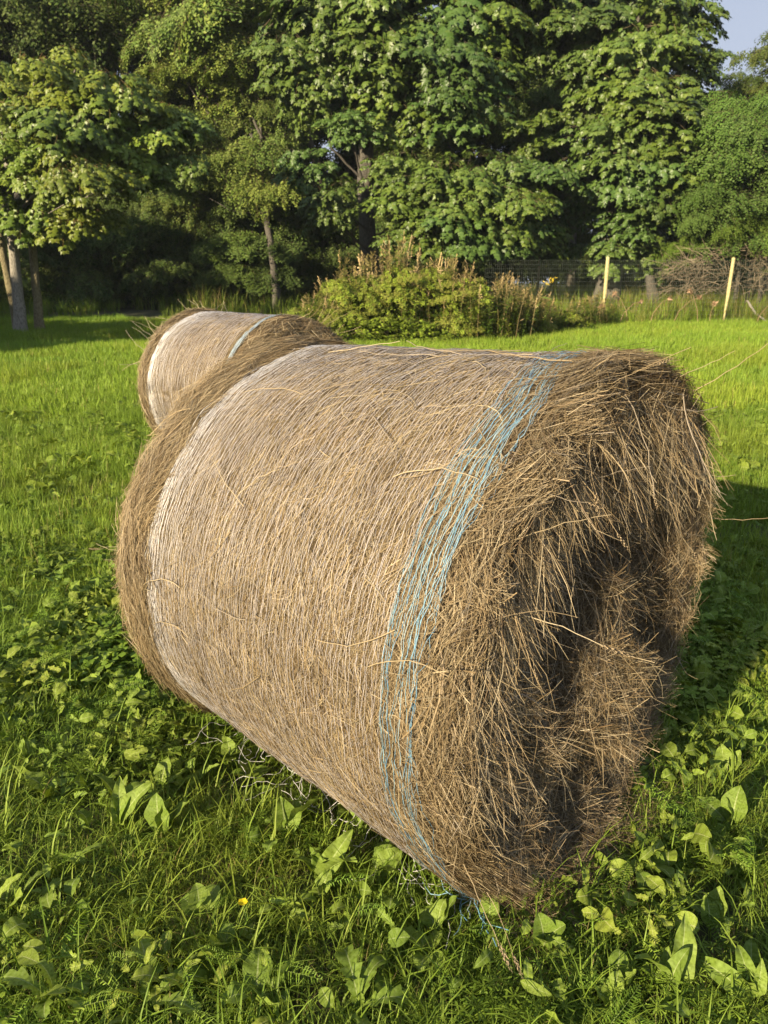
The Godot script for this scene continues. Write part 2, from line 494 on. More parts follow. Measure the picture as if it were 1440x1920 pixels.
func materials() -> void:
	M.blade = plant_mat(0.8, 0.48, 0.32)
	M.leaf = plant_mat(0.7, 0.55, 0.28)
	M.weed = plant_mat(0.7, 0.6, 0.25)
	M.weed.albedo_texture = noise_tex(0.018, [Color(0.62, 0.60, 0.42), Color(0.86, 0.88, 0.80), Color(1, 1, 1), Color(0.93, 0.97, 0.9)], 512, 5, 12)
	M.weed.uv1_triplanar = true
	M.weed.uv1_scale = Vector3(1.7, 1.7, 1.7)
	M.maple = plant_mat(0.34, 0.42, 0.38)
	M.straw = plant_mat(0.16, 0.55, 0.4)
	M.twig = plant_mat(0.0, 0.85, 0.2)
	M.net = plant_mat(0.0, 0.35, 0.5)
	var soil := StandardMaterial3D.new()
	soil.albedo_texture = noise_tex(0.02, [lin(0.020, 0.024, 0.008), lin(0.045, 0.055, 0.014), lin(0.075, 0.062, 0.028), lin(0.040, 0.058, 0.012)], 1024, 5, 3)
	soil.uv1_triplanar = true
	soil.uv1_world_triplanar = true
	soil.uv1_scale = Vector3(0.9, 0.9, 0.9)
	soil.roughness = 0.95
	M.soil = soil
	var core := StandardMaterial3D.new()
	core.albedo_texture = noise_tex(0.05, [lin(0.045, 0.028, 0.012), lin(0.11, 0.075, 0.036), lin(0.20, 0.14, 0.07)], 512, 5, 9)
	core.uv1_triplanar = true
	core.uv1_scale = Vector3(4, 4, 4)
	core.roughness = 0.9
	M.core = core
	for b in [["bark", lin(0.055, 0.048, 0.036), lin(0.20, 0.18, 0.145), lin(0.33, 0.31, 0.26)], ["dark_bark", lin(0.022, 0.02, 0.016), lin(0.07, 0.062, 0.05), lin(0.12, 0.11, 0.09)], ["mossy_bark", lin(0.05, 0.045, 0.025), lin(0.15, 0.125, 0.06), lin(0.24, 0.21, 0.12)]]:
		var bark := StandardMaterial3D.new()
		bark.albedo_texture = noise_tex(0.03, [b[1], b[2], b[3], b[2]], 512, 5, 4)
		bark.uv1_triplanar = true
		bark.uv1_scale = Vector3(2.2, 0.7, 2.2)
		bark.heightmap_enabled = true
		bark.heightmap_texture = noise_tex(0.05, [Color.BLACK, Color.WHITE], 512, 4, 8)
		bark.heightmap_scale = 2.5
		bark.roughness = 0.9
		M[b[0]] = bark
	var wood := StandardMaterial3D.new()
	wood.albedo_texture = noise_tex(0.03, [lin(0.34, 0.29, 0.12), lin(0.46, 0.40, 0.19), lin(0.52, 0.45, 0.24)], 256, 4, 6)
	wood.uv1_triplanar = true
	wood.uv1_scale = Vector3(6, 0.8, 6)
	wood.roughness = 0.8
	M.wood = wood
	for k in 4:
		var m := StandardMaterial3D.new()
		var c: Array = STRAW[[0, 3, 1, 5][k]]
		m.albedo_color = lin(c[0], c[1], c[2])
		m.roughness = 0.5
		M["stalk%d" % k] = m
	var wire := StandardMaterial3D.new()
	wire.albedo_color = lin(0.16, 0.20, 0.15)
	wire.roughness = 0.4
	M.wire = wire

func ground() -> void:
	var st := begin()
	var xs := []
	var fs := []
	for i in 61: xs.append((i - 30) * 0.6 if absi(i - 30) < 28 else signf(i - 30) * (17.0 + pow(absi(i - 30) - 27, 4.0) * 2.0))
	for i in 60: fs.append(-2.0 + i * 0.65 if i < 54 else 33.0 + pow(i - 53, 3.0) * 1.0)
	fs.insert(0, -60.0)
	for i in fs.size() - 1:
		for j in xs.size() - 1:
			var q := []
			for e in [[i, j], [i, j + 1], [i + 1, j], [i + 1, j + 1]]:
				var f: float = fs[e[0]]
				q.append(at(xs[e[1]], gh(xs[e[1]], minf(f, 34.0)), f))
			for p in [q[0], q[2], q[1], q[1], q[2], q[3]]: st.add_vertex(p)
	tag(put("ground", finish(st), M.soil), "", "", "", "structure")

# ---------- trees ----------
func trunk_tube(pts: Array, r0: float, r1: float, flare := 1.0) -> ArrayMesh:
	var st := begin()
	var path := []
	for i in pts.size() - 1:
		for k in 5: path.append((pts[i] as Vector3).lerp(pts[i + 1], k / 5.0) + rv(0.008))
	path.append(pts[-1])
	var n := path.size()
	for i in n - 1:
		var ra := lerpf(r0, r1, float(i) / n) * (1.0 + flare * 0.6 * exp(-i * 1.2))
		var rb := lerpf(r0, r1, float(i + 1) / n) * (1.0 + flare * 0.6 * exp(-(i + 1) * 1.2))
		for s in 9:
			var q := []
			for e in [[path[i], ra, s], [path[i], ra, s + 1], [path[i + 1], rb, s], [path[i + 1], rb, s + 1]]:
				var a: float = TAU * (e[2] % 9) / 9.0
				q.append(e[0] + Vector3(cos(a), 0, sin(a)) * e[1] * (1.0 + 0.1 * sin(a * 3.0 + e[0].y * 2.0)))
			for p in [q[0], q[1], q[2], q[1], q[3], q[2]]: st.add_vertex(p)
	return finish(st)

func crown(root: Node3D, boughs: Array, trunk_x: float, trunk_f: float, kinds: Array, mat: Material, tints: Array) -> void:
	var bufs := []
	for s in kinds: bufs.append(PackedFloat32Array())
	var axis := at(trunk_x, 0, trunk_f)
	for b in boughs:
		var c := at(b[0], b[1], b[2])
		var away := Vector3(c.x - axis.x, 0, c.z - axis.z)
		away = (away.normalized() + Vector3(-0.45, 0, 0.6) + rv(0.3)).normalized()
		var up := (Vector3.UP + rv(0.1)).normalized()
		var x := (away - up * away.dot(up)).normalized()
		var w := rng.randi() % kinds.size()
		var tint: Color = pick(tints)
		var r: float = b[3]
		rec(bufs[w], x * r, up * r * 0.9, x.cross(up) * r * (1.0 if rng.randf() < 0.5 else -1.0), c - root.position, tint * rng.randf_range(0.8, 1.2))
	for w in kinds.size():
		if bufs[w].size(): many("crown", kinds[w], mat, bufs[w], root)

func limbs(root: Node3D, boughs: Array, from: Vector3, rise: float, thick: float, mat: Material, share := 1.0) -> void:
	for b in boughs:
		if rng.randf() > share: continue
		var c := at(b[0], b[1], b[2]) - root.position
		var start := from + Vector3(0, clampf(c.y * 0.62 - from.y, 0.0, rise), 0)
		var mid := start.lerp(c, 0.5) + Vector3(rng.randfn(0, 0.15), -0.12 + rng.randfn(0, 0.1), rng.randfn(0, 0.15))
		put("limb", trunk_tube([start, mid, c], thick * (0.6 + 0.5 * b[3]), 0.012, 0.0), mat, root)

func trees() -> void:
	var shoots := [maple_spray(0.0), maple_spray(0.02), maple_spray(0.0), maple_spray(0.0), maple_spray(0.07), maple_spray(0.0)]
	var maple := boughs_of(shoots, 19, 9, 4)
	var maple_gold := boughs_of([shoots[1], shoots[2], shoots[4], shoots[5]], 19, 9, 2)
	var fine := boughs_of([small_spray(34, 0.055, 0.30, 0.32, Color(0.060, 0.094, 0.020), Color(0.112, 0.145, 0.034)), small_spray(30, 0.05, 0.34, 0.30, Color(0.066, 0.10, 0.022), Color(0.125, 0.155, 0.038))], 30, 10, 3)
	var thorn := boughs_of([small_spray(44, 0.042, 0.36, 0.30, Color(0.055, 0.105, 0.020), Color(0.10, 0.165, 0.034)), small_spray(40, 0.04, 0.4, 0.28, Color(0.06, 0.11, 0.02), Color(0.115, 0.18, 0.04))], 40, 12, 2)
	var narrow := boughs_of([small_spray(30, 0.10, 0.17, 0.36, Color(0.06, 0.10, 0.025), Color(0.11, 0.16, 0.045))], 34, 9, 1)
	var plain := [Color(1, 1, 1), Color(0.85, 0.95, 1.0), Color(1.08, 1.05, 0.95), Color(1.15, 1.1, 0.85)]

	# left: a maple with three stems
	var t := base("maple_tree", at(-8.06, gh(-8.06, 17.6), 17.6))
	tag(t, "three stemmed maple with yellowing lower boughs at the left edge of the meadow", "tree")
	put("trunk", trunk_tube([Vector3(0, -0.1, 0), Vector3(0.04, 1.0, 0), Vector3(0.1, 2.2, 0.05), Vector3(0.25, 4.2, 0)], 0.135, 0.08), M.bark, t)
	tag(put("trunk", trunk_tube([Vector3(-0.25, -0.1, -0.5), Vector3(-0.36, 1.1, -0.5), Vector3(-0.42, 2.4, -0.5), Vector3(-0.5, 4.2, -0.4)], 0.10, 0.07), M.mossy_bark, t), "brown stem leaning left behind the pale stem")
	tag(put("trunk", trunk_tube([Vector3(0.30, -0.1, -0.3), Vector3(0.33, 1.0, -0.3), Vector3(0.36, 2.4, -0.3), Vector3(0.6, 4.2, -0.2)], 0.10, 0.07), M.mossy_bark, t), "brown stem to the right of the pale stem")
	limbs(t, LEFT_BOUGHS, Vector3(0, 1.9, 0), 2.4, 0.04, M.bark, 0.6)
	crown(t, LEFT_BOUGHS, -8.0, 17.8, maple_gold, M.maple, [Color(1.6, 1.45, 0.95), Color(1.4, 1.35, 1.0), Color(1.85, 1.5, 0.85)])

	# middle
	t = base("maple_tree", at(-0.45, gh(-0.45, 22.6), 22.6))
	tag(t, "tall maple behind the tall dry weeds, its low boughs hanging over them", "tree")
	var bs := farther(MIDDLE_BOUGHS, 1.18)
	put("trunk", trunk_tube([Vector3(0, -0.1, 0), Vector3(0.05, 1.6, 0), Vector3(-0.08, 3.6, 0.1), Vector3(0.1, 6.5, 0.2), Vector3(0.2, 9.0, 0.4)], 0.3, 0.12), M.dark_bark, t)
	limbs(t, bs, Vector3(0, 1.6, 0.1), 5.5, 0.05, M.dark_bark, 0.75)
	crown(t, bs, -0.2, 22.6, maple, M.maple, plain)

	# right
	t = base("maple_tree", at(6.4, gh(6.4, 22.6), 22.6))
	tag(t, "broad maple behind the wire fence, the tallest crown beside the patch of sky", "tree")
	bs = farther(RIGHT_BOUGHS, 1.19)
	put("trunk", trunk_tube([Vector3(0, -0.1, 0), Vector3(0.05, 1.5, 0), Vector3(-0.05, 3.0, 0.3), Vector3(-0.1, 5.2, 0.7), Vector3(-0.1, 8.2, 1.0)], 0.22, 0.1), M.dark_bark, t)
	put("trunk", trunk_tube([Vector3(-0.6, -0.1, 0.1), Vector3(-0.35, 0.8, 0.1), Vector3(-0.1, 1.8, 0.1), Vector3(-0.5, 4.5, 0.5)], 0.18, 0.09), M.dark_bark, t)
	limbs(t, bs, Vector3(-0.1, 1.7, 0.4), 5.0, 0.05, M.dark_bark, 0.6)
	crown(t, bs, 6.2, 22.8, maple, M.maple, plain)

	# thorny shrub on the right
	t = base("hawthorn_shrub", at(9.6, gh(9.6, 21.4), 21.4))
	tag(t, "bushy small leaved shrub with a tangle of bare grey twigs, right of the fence", "shrub")
	bs = farther(SHRUB_BOUGHS, 1.36)
	for k in 3:
		put("stem", trunk_tube([Vector3(0.35 * k - 0.3, -0.1, 0), Vector3(0.3 * k - 0.3, 1.2, 0.2), Vector3(0.4 * k - 0.7, 2.9, 0.5)], 0.07, 0.03), M.dark_bark, t)
	limbs(t, bs, Vector3(0, 1.2, 0.2), 1.6, 0.025, M.dark_bark, 1.0)
	crown(t, bs, 9.7, 22.4, thorn, M.leaf, [Color(1, 1, 1), Color(0.9, 0.97, 0.85), Color(1.15, 1.1, 0.8)])
	var tw := begin()
	for k in 700:
		var p := Vector3(rng.randf_range(-2.3, 1.6), rng.randf_range(0.75, 2.1), rng.randf_range(0.2, 1.2))
		p.y = minf(p.y, 2.1 - 0.35 * absf(p.x + 0.1))
		var d := Vector3(-0.6 + rng.randfn(0, 0.6), rng.randfn(-0.1, 0.5), rng.randfn(0.2, 0.5)).normalized()
		var l := rng.randf_range(0.25, 0.75)
		tube(tw, [p, p + d * l * 0.5 + rv(0.05), p + d * l + rv(0.1)], 0.008, 0.003, 3, Color(0.20, 0.165, 0.115) * rng.randf_range(0.7, 1.4))
	tag(put("bare_twigs", finish(tw), M.twig, t), "", "", "", "stuff")

	t = base("leafy_tree", at(12.5, gh(12.5, 26.4), 26.4))
	tag(t, "light green tree at the right edge, on the far side of the patch of sky", "tree")
	bs = farther(FAR_RIGHT_BOUGHS, 1.18)
	put("trunk", trunk_tube([Vector3(0, -0.1, 0), Vector3(-0.1, 2.5, 0), Vector3(-0.2, 6.6, 0.2)], 0.2, 0.09), M.dark_bark, t)
	limbs(t, bs, Vector3(-0.1, 3.0, 0.1), 3.5, 0.04, M.dark_bark)
	crown(t, bs, 12.5, 26.8, fine, M.leaf, plain)

	t = base("leafy_tree", at(-3.25, gh(-3.25, 24.6), 24.6))
	tag(t, "slender grey trunked tree with small pale leaves, left of the middle maple", "tree")
	bs = farther(SMALL_LEAF_BOUGHS, 1.18)
	put("trunk", trunk_tube([Vector3(0, -0.1, 0), Vector3(-0.14, 1.7, 0), Vector3(-0.35, 3.6, 0), Vector3(-0.6, 5.0, 0)], 0.13, 0.05), M.dark_bark, t)
	limbs(t, bs, Vector3(-0.3, 2.8, 0), 4.2, 0.035, M.dark_bark, 0.8)
	crown(t, bs, -3.8, 25.4, fine, M.leaf, [Color(1.5, 1.5, 1.4), Color(1.3, 1.4, 1.4), Color(1.7, 1.65, 1.4)])

	t = base("elder_bush", at(-4.2, gh(-4.2, 25.4), 25.4))
	tag(t, "low willowy bush with long pale leaves under the slender tree", "shrub")
	bs = farther(ELDER_BOUGHS, 1.17)
	put("stem", trunk_tube([Vector3(0, -0.1, 0), Vector3(0.1, 0.7, 0), Vector3(0, 1.6, 0.1)], 0.06, 0.03), M.dark_bark, t)
	limbs(t, bs, Vector3(0, 0.4, 0), 1.0, 0.02, M.dark_bark)
	crown(t, bs, -4.2, 26.2, narrow, M.leaf, [Color(1, 1, 1), Color(1.15, 1.15, 0.9)])

	t = base("leafy_tree", at(-11.7, gh(-11.7, 26.4), 26.4))
	tag(t, "tall dark tree rising behind the three stemmed maple", "tree")
	bs = farther(DARK_BOUGHS, 1.18)
	put("trunk", trunk_tube([Vector3(0, -0.1, 0), Vector3(0.05, 3.0, 0), Vector3(0.1, 6.0, 0), Vector3(0.2, 10.0, 0)], 0.22, 0.1), M.dark_bark, t)
	limbs(t, bs, Vector3(0.1, 5.5, 0), 4.5, 0.05, M.dark_bark)
	crown(t, bs, -11.7, 26.8, fine, M.leaf, [Color(0.85, 0.9, 0.95), Color(1.0, 1.05, 1.0)])

	# the wood behind
	var boughs := []
	for k in 470:
		var f := rng.randf_range(28.0, 36.0)
		var x := rng.randf_range(-0.62, 0.62) * f
		var top := 15.0
		if x / f > 0.34: top = 5.2 + 1.0 * sin(x)
		boughs.append([x, gh(x, f) + rng.randf() * top, f, rng.randf_range(1.1, 1.8)])
	for k in 45: boughs.append([rng.randf_range(-19.0, -8.0), rng.randf_range(0.8, 4.0), rng.randf_range(29.0, 31.0), 1.3])
	for k in 70: boughs.append([rng.randf_range(-7.0, 8.0), rng.randf_range(2.0, 9.0), rng.randf_range(28.0, 30.0), 1.3])
	for k in 90:
		var f := rng.randf_range(25.5, 28.5)
		boughs.append([rng.randf_range(-0.62, 0.08) * f, gh(0, f) + rng.randf_range(0.2, 3.4), f, rng.randf_range(0.8, 1.2)])
	t = base("woodland", at(0, 0, 32))
	tag(t, "dark wood of mixed leafy trees filling the background", "woodland", "", "stuff")
	crown(t, boughs, 0.0, 46.0, fine, M.leaf, [Color(0.9, 1.0, 1.0), Color(1.0, 1, 0.9), Color(0.8, 0.9, 0.9)])
	var stems := begin()
	for k in 26:
		var f := rng.randf_range(27.0, 34.0)
		var x := rng.randf_range(-0.55, 0.34) * f
		var p := at(x, gh(x, f) - 0.1, f) - t.position
		tube(stems, [p, p + Vector3(rng.randfn(0, 0.2), 4, 0), p + Vector3(rng.randfn(0, 0.4), 9.0, 0)], rng.randf_range(0.1, 0.2), 0.06, 7, Color(0.10, 0.09, 0.07))
	put("tree_stems", finish(stems), M.twig, t)

	# trees that stand beyond the left edge of the picture and shade the far left of the meadow
	var words := ["lower leafy tree beyond the left edge, nearest the bales", "taller leafy tree beyond the left edge, second from the bales", "leafy tree beyond the left edge beside the three stemmed maple", "tallest leafy tree beyond the left edge, in front of the wood", "leafy tree beyond the left edge between the maple and the wood"]
	var spots := [[-16.0, 6.4, 6.6], [-19.5, 9.5, 6.8], [-14.5, 11.3, 4.6], [-18.5, 15.5, 8.4], [-15.2, 16.0, 9.0]]
	for i in 5:
		var s: Array = spots[i]
		bs = []
		for k in 30:
			var a := rng.randf() * TAU
			var q := sqrt(rng.randf()) * 2.1
			bs.append([s[0] + cos(a) * q, 0.5 + rng.randf() * (s[2] - 1.3), s[1] + sin(a) * q, 0.9])
		t = base("leafy_tree", at(s[0], gh(s[0], s[1]), s[1]))
		tag(t, words[i], "tree", "trees beyond the left edge of the meadow")
		put("trunk", trunk_tube([Vector3(0, -0.1, 0), Vector3(0.1, 3.0, 0), Vector3(0, s[2] - 1.0, 0)], 0.2, 0.08), M.bark, t)
		crown(t, bs, s[0], s[1], maple, M.maple, plain)

# ---------- tall weeds, fence ----------
func weed_stalk(hgt: float, c0: Color, c1: Color, plume: Color, leafy: int) -> ArrayMesh:
	var st := begin()
	var top := Vector3(rng.randfn(0, 0.1), hgt, rng.randfn(0, 0.1))
	tube(st, [Vector3.ZERO, top * 0.5 + rv(0.02), top], 0.006, 0.003, 3, c0 * 0.8, plume * 0.8)
	for i in leafy:
		var k := rng.randf_range(0.05, 0.9)
		var p := top * k
		var a := rng.randf() * TAU
		var o := Vector3(cos(a), rng.randf_range(-0.5, 0.5), sin(a))
		var l := rng.randf_range(0.06, 0.13)
		var s := o.cross(Vector3.UP).normalized() * l * 0.22
		var c := c0.lerp(c1, rng.randf())
		tri(st, p, p + o * l * 0.5 - s, p + o * l, c)
		tri(st, p, p + o * l, p + o * l * 0.5 + s, c)
	for i in 26:
		var k := 1.0 - 0.22 * rng.randf()
		var p := top * k
		var o := rv(0.5)
		o.y = absf(o.y)
		var l := rng.randf_range(0.03, 0.09)
		tri(st, p, p + o * l + Vector3(0.007, 0, 0), p + o * l + Vector3(-0.007, 0.012, 0), plume * rng.randf_range(0.7, 1.3))
	return finish(st, false)

func weed_top(x: float) -> float:   # how tall the weeds stand along their bank
	var k := clampf((x + 1.7) / 5.3, 0.0, 1.0)
	return 0.35 + 1.55 * pow(maxf(0.0, sin(pow(k, 0.58) * PI * 0.94)), 0.8)

func undergrowth() -> void:
	var t := base("tall_weeds", at(0.9, gh(0.9, 16.3), 16.3))
	tag(t, "bank of tall weeds, green below and dry brown on top, under the middle maple", "weeds", "", "stuff")
	var green := Color(0.09, 0.155, 0.022)
	var olive := Color(0.15, 0.17, 0.035)
	var kinds := [weed_stalk(1, green, olive, Color(0.20, 0.17, 0.06), 60), weed_stalk(1, olive, Color(0.2, 0.18, 0.05), Color(0.34, 0.26, 0.12), 26), weed_stalk(1, green, green * 1.3, Color(0.15, 0.19, 0.04), 70),
		weed_stalk(1, Color(0.34, 0.26, 0.12), Color(0.42, 0.33, 0.16), Color(0.45, 0.35, 0.18), 9)]
	for kind in 4:
		var buf := PackedFloat32Array()
		for i in [230, 230, 340, 150][kind]:
			var x := rng.randf_range(-1.75, 3.7) if i % 4 else rng.randf_range(2.4, 5.6)
			var f := 15.7 + rng.randf() * 2.0 - 0.3 * sin(x) + maxf(0.0, x - 2.6) * 1.1
			var s := weed_top(x) * rng.randf_range(0.45, 1.0) * (1.0 + 0.18 * sin(x * 4.1) * sin(x * 1.7 + 1.0)) * (0.72 if kind == 2 else 1.0)
			if kind == 3: s *= 1.0 if rng.randf() < 0.5 else 0.8
			var a := rng.randf() * TAU
			var w := 0.75 + 0.25 * s
			rec(buf, Vector3(cos(a), 0, sin(a)) * w, Vector3(rng.randfn(0, 0.07), 1, rng.randfn(0, 0.07)) * s, Vector3(-sin(a), 0, cos(a)) * w, at(x, gh(x, f) - 0.02, f) - t.position, Color.WHITE * rng.randf_range(0.75, 1.2))
		many("weed_stalks", kinds[kind], M.leaf, buf, t)
	var low := small_spray(30, 0.07, 0.3, 0.25, Color(0.12, 0.19, 0.02), Color(0.21, 0.27, 0.035))
	var buf2 := PackedFloat32Array()
	for i in 900:
		var x := rng.randf_range(-1.7, 2.6) if i < 700 else rng.randf_range(-2.0, 4.5)
		var f := 15.2 + rng.randf() * 1.6
		var hgt := rng.randf() * (0.62 if x < 1.2 else 0.3) * (1.0 - 0.3 * absf(x))
		var a := rng.randf() * TAU
		rec(buf2, Vector3(cos(a), 0, sin(a)), Vector3.UP, Vector3(-sin(a), 0, cos(a)), at(x, gh(x, f) + maxf(hgt, 0.03), f) - t.position, Color(1, 1, 1) * rng.randf_range(0.7, 1.2))
	many("low_leaves", low, M.leaf, buf2, t)

	var mound := bough_of([small_spray(34, 0.085, 0.3, 0.28, Color(0.11, 0.165, 0.022), Color(0.20, 0.245, 0.035)), small_spray(30, 0.07, 0.26, 0.3, Color(0.13, 0.16, 0.03), Color(0.22, 0.22, 0.05))], 22, 8)
	var buf3 := PackedFloat32Array()
	for i in 52:
		var x := rng.randf_range(-1.55, 1.35) if i < 40 else rng.randf_range(1.6, 4.6)
		var f := rng.randf_range(15.5, 16.9) + maxf(0.0, x - 2.2) * 1.0
		var r := rng.randf_range(0.3, 0.5)
		var y := rng.randf_range(0.1, maxf(0.15, weed_top(x) * 0.86 - r * 0.5))
		var a := rng.randf_range(-0.6, 2.6)
		var k := rng.randf_range(1.0, 1.5)
		rec(buf3, Vector3(-cos(a), 0, sin(a)) * r, Vector3.UP * r * 0.8, Vector3(-sin(a), 0, -cos(a)) * r, at(x, gh(x, f) + y, f) - t.position, Color(k, k, k * rng.randf_range(0.8, 1.1)))
	many("leafy_mass", mound, M.leaf, buf3, t)

	# rough grass and weeds at the foot of the wood
	var rough := base("rough_grass", at(0, gh(0, 20), 20))
	tag(rough, "long rough grass at the foot of the wood and beyond the fence", "grass", "", "stuff")
	var rg := [grass_patch([[400, 0.35, 0.8, 0.008, 0.014, 0.2, 1.0, 0.45]], 0.8, 3), grass_patch([[400, 0.25, 0.6, 0.008, 0.014, 0.3, 1.2, 0.1]], 0.8, 3)]
	for kind in 2:
		var buf := PackedFloat32Array()
		for i in 520:
			var f := rng.randf_range(17.6, 29.0)
			var x := rng.randf_range(-0.58, 0.6) * f
			if kind == 0 and x < 3.0 and rng.randf() < 0.8: continue
			if x < -2.0 and rng.randf() < 0.85: continue
			if x > 2.6 and f < 19.9: continue
			if x < -1.5 and f < 18.0 + 0.3 * sin(x * 3.0): continue
			var a := rng.randf() * TAU
			var s := rng.randf_range(0.5, 1.15) * (0.55 if f < 20.4 else 1.0)
			rec(buf, Vector3(cos(a), 0, sin(a)) * s, Vector3.UP * s, Vector3(-sin(a), 0, cos(a)) * s, at(x, gh(x, f), f) - rough.position, Color(1, 1, 0.9) * rng.randf_range(0.7, 1.2))
		many("grass_blades", rg[kind], M.blade, buf, rough)

	# single dry stalks along the fence
	var words := ["dry brown weed stalk bent over at the foot of the near fence post", "thin pale weed stalk left of the near fence post", "forked dry stalk between the two fence posts", "dry stalk with a brown seed head midway between the fence posts",
		"arching bare stalk with a drooping tip beside the right fence post", "brown umbel stalk left of the right fence post", "short dry stalk right of the right fence post", "leaning pale stalk in front of the wire mesh"]
	var spots := [[5.75, 0.7, 0.5], [5.2, 0.5, 0.1], [6.05, 0.85, -0.4], [6.5, 0.75, 0.45], [7.75, 0.9, -0.25], [8.05, 0.55, 0.1], [9.1, 0.6, 0.3], [7.1, 0.8, 0.55]]
	for i in 8:
		var s: Array = spots[i]
		var f := 19.5 + 0.1 * (i % 3)
		var o := base("dry_stalk", at(s[0], gh(s[0], f), f))
		tag(o, words[i], "weed", "dry weed stalks along the fence")
		var st := begin()
		var tip := Vector3(s[2], s[1] * (1.0 - absf(s[2]) * 0.25), rng.randfn(0, 0.1))
		tube(st, [Vector3(0, -0.02, 0), tip * 0.4 + Vector3(-s[2] * 0.2, 0.08, 0), tip * 0.75 + Vector3(-s[2] * 0.1, 0.1, 0), tip], 0.009, 0.004, 4, Color(0.27, 0.19, 0.11))
		for k in 5:
			var p := tip * rng.randf_range(0.4, 0.9)
			tube(st, [p, p + Vector3(rng.randfn(0, 0.1), 0.12, rng.randfn(0, 0.08))], 0.004, 0.002, 3, Color(0.25, 0.18, 0.1))
		put("stalk", finish(st), M.twig, o)
		var hd := begin()
		for k in 22: tri(hd, tip + rv(0.035), tip + rv(0.035), tip + rv(0.035), Color(0.25, 0.17, 0.1) * rng.randf_range(0.6, 1.4))
		put("seed_cluster", finish(hd, false), M.straw, o)
	var gold := base("goldenrod", at(2.95, gh(2.95, 16.2), 16.2))
	tag(gold, "yellow flowering weed leaning right out of the bank of tall weeds", "weed")
	var gs := begin()
	tube(gs, [Vector3.ZERO, Vector3(0.1, 0.6, 0), Vector3(0.32, 1.12, 0), Vector3(0.5, 1.28, 0)], 0.008, 0.004, 4, Color(0.2, 0.2, 0.06))
	for k in 14: tri(gs, Vector3(0.02 * k, 0.08 * k, 0), Vector3(0.02 * k, 0.08 * k, 0) + rv(0.09), Vector3(0.02 * k, 0.08 * k, 0) + rv(0.05), Color(0.1, 0.15, 0.03))
	put("stem", finish(gs, false), M.leaf, gold)
	var gf := begin()
	for k in 36:
		var p := Vector3(0.5, 1.28, 0) - Vector3(0.2, 0.12, 0) * rng.randf() + rv(0.02)
		tri(gf, p, p + rv(0.02), p + rv(0.02), Color(0.62, 0.46, 0.03))
	put("flower", finish(gf, false), M.leaf, gold)
	var stump := base("tree_stump", at(7.2, gh(7.2, 21.6), 21.6))
	tag(stump, "dark broken tree stump behind the wire mesh between the fence posts", "stump")
	put("trunk", trunk_tube([Vector3(0, -0.1, 0), Vector3(0.05, 0.5, 0), Vector3(-0.1, 1.15, 0)], 0.24, 0.1, 0.6), M.dark_bark, stump)
	var br := base("fallen_branch", at(9.15, gh(9.15, 19.7), 19.7))
	tag(br, "pale broken branch leaning on the ground at the right edge by the fence", "branch")
	put("wood", trunk_tube([Vector3(0.5, 0.0, 0), Vector3(0.1, 0.28, -0.1), Vector3(-0.15, 0.62, -0.2)], 0.05, 0.03, 0.0), M.bark, br)

func fence() -> void:
	var t := base("wire_mesh_fence", at(5.5, gh(5.5, 20.05), 20.05))
	tag(t, "green wire mesh fence on pale wooden posts along the edge of the meadow", "fence")
	var tall := 1.62
	for x in [0.0, 3.05, 6.1]:
		var st := begin()
		tube(st, [Vector3(0, -0.15, 0), Vector3(0.01, 0.8, 0), Vector3(0.015, tall, 0), Vector3(0.015, tall + 0.004, 0)], 0.046, 0.042, 10, Color.WHITE)
		tube(st, [Vector3(0.015, tall, 0), Vector3(0.015, tall + 0.012, 0)], 0.042, 0.001, 10, Color.WHITE)
		put("post", finish(st), M.wood, t, Transform3D(Basis(Vector3(0, 0, 1), -0.03 if x > 1 else 0.0), Vector3(x, gh(5.5 + x, 20.05) - gh(5.5, 20.05), 0)))
	var back := begin()
	tube(back, [Vector3(-1.0, -0.1, -3.6), Vector3(-0.98, 1.75, -3.6)], 0.045, 0.04, 8, Color.WHITE)
	tag(put("post", finish(back), M.mossy_bark, t), "dark post standing farther back in the shade")
	var w := begin()
	var x := -3.0
	while x < 8.0:
		tube(w, [Vector3(x, 0.03, 0.05), Vector3(x + rng.randfn(0, 0.004), 0.8, 0.05), Vector3(x, 1.55, 0.05)], 0.0013, 0.0013, 3, Color.WHITE)
		x += 0.05
	for k in 16:
		tube(w, [Vector3(-3, 0.05 + k * 0.1, 0.053), Vector3(0, 0.045 + k * 0.1, 0.053), Vector3(3, 0.055 + k * 0.1, 0.053), Vector3(8, 0.05 + k * 0.1, 0.053)], 0.0017, 0.0017, 3, Color.WHITE)
	tag(put("wire_mesh", finish(w), M.wire, t), "", "", "", "stuff")

# ---------- hay bales ----------
# in a bale's own axes: x along it towards the camera, y up, z to its sunny side
func skin(B: Dictionary, t: float, th: float, s: float) -> Vector3:
	var ry: float = lerpf(B.ry0, B.ry1, (t + 0.55) / 1.1)
	t -= B.tilt * maxf(0.0, cos(th - 3.6)) * smoothstep(0.2, 0.6, t) * minf(s, 1.0)
	return Vector3(t, ry - 0.02 + s * ry * sin(th), s * (B.rx * (1.0 + B.k * t) * cos(th) + B.sh * sin(th)))

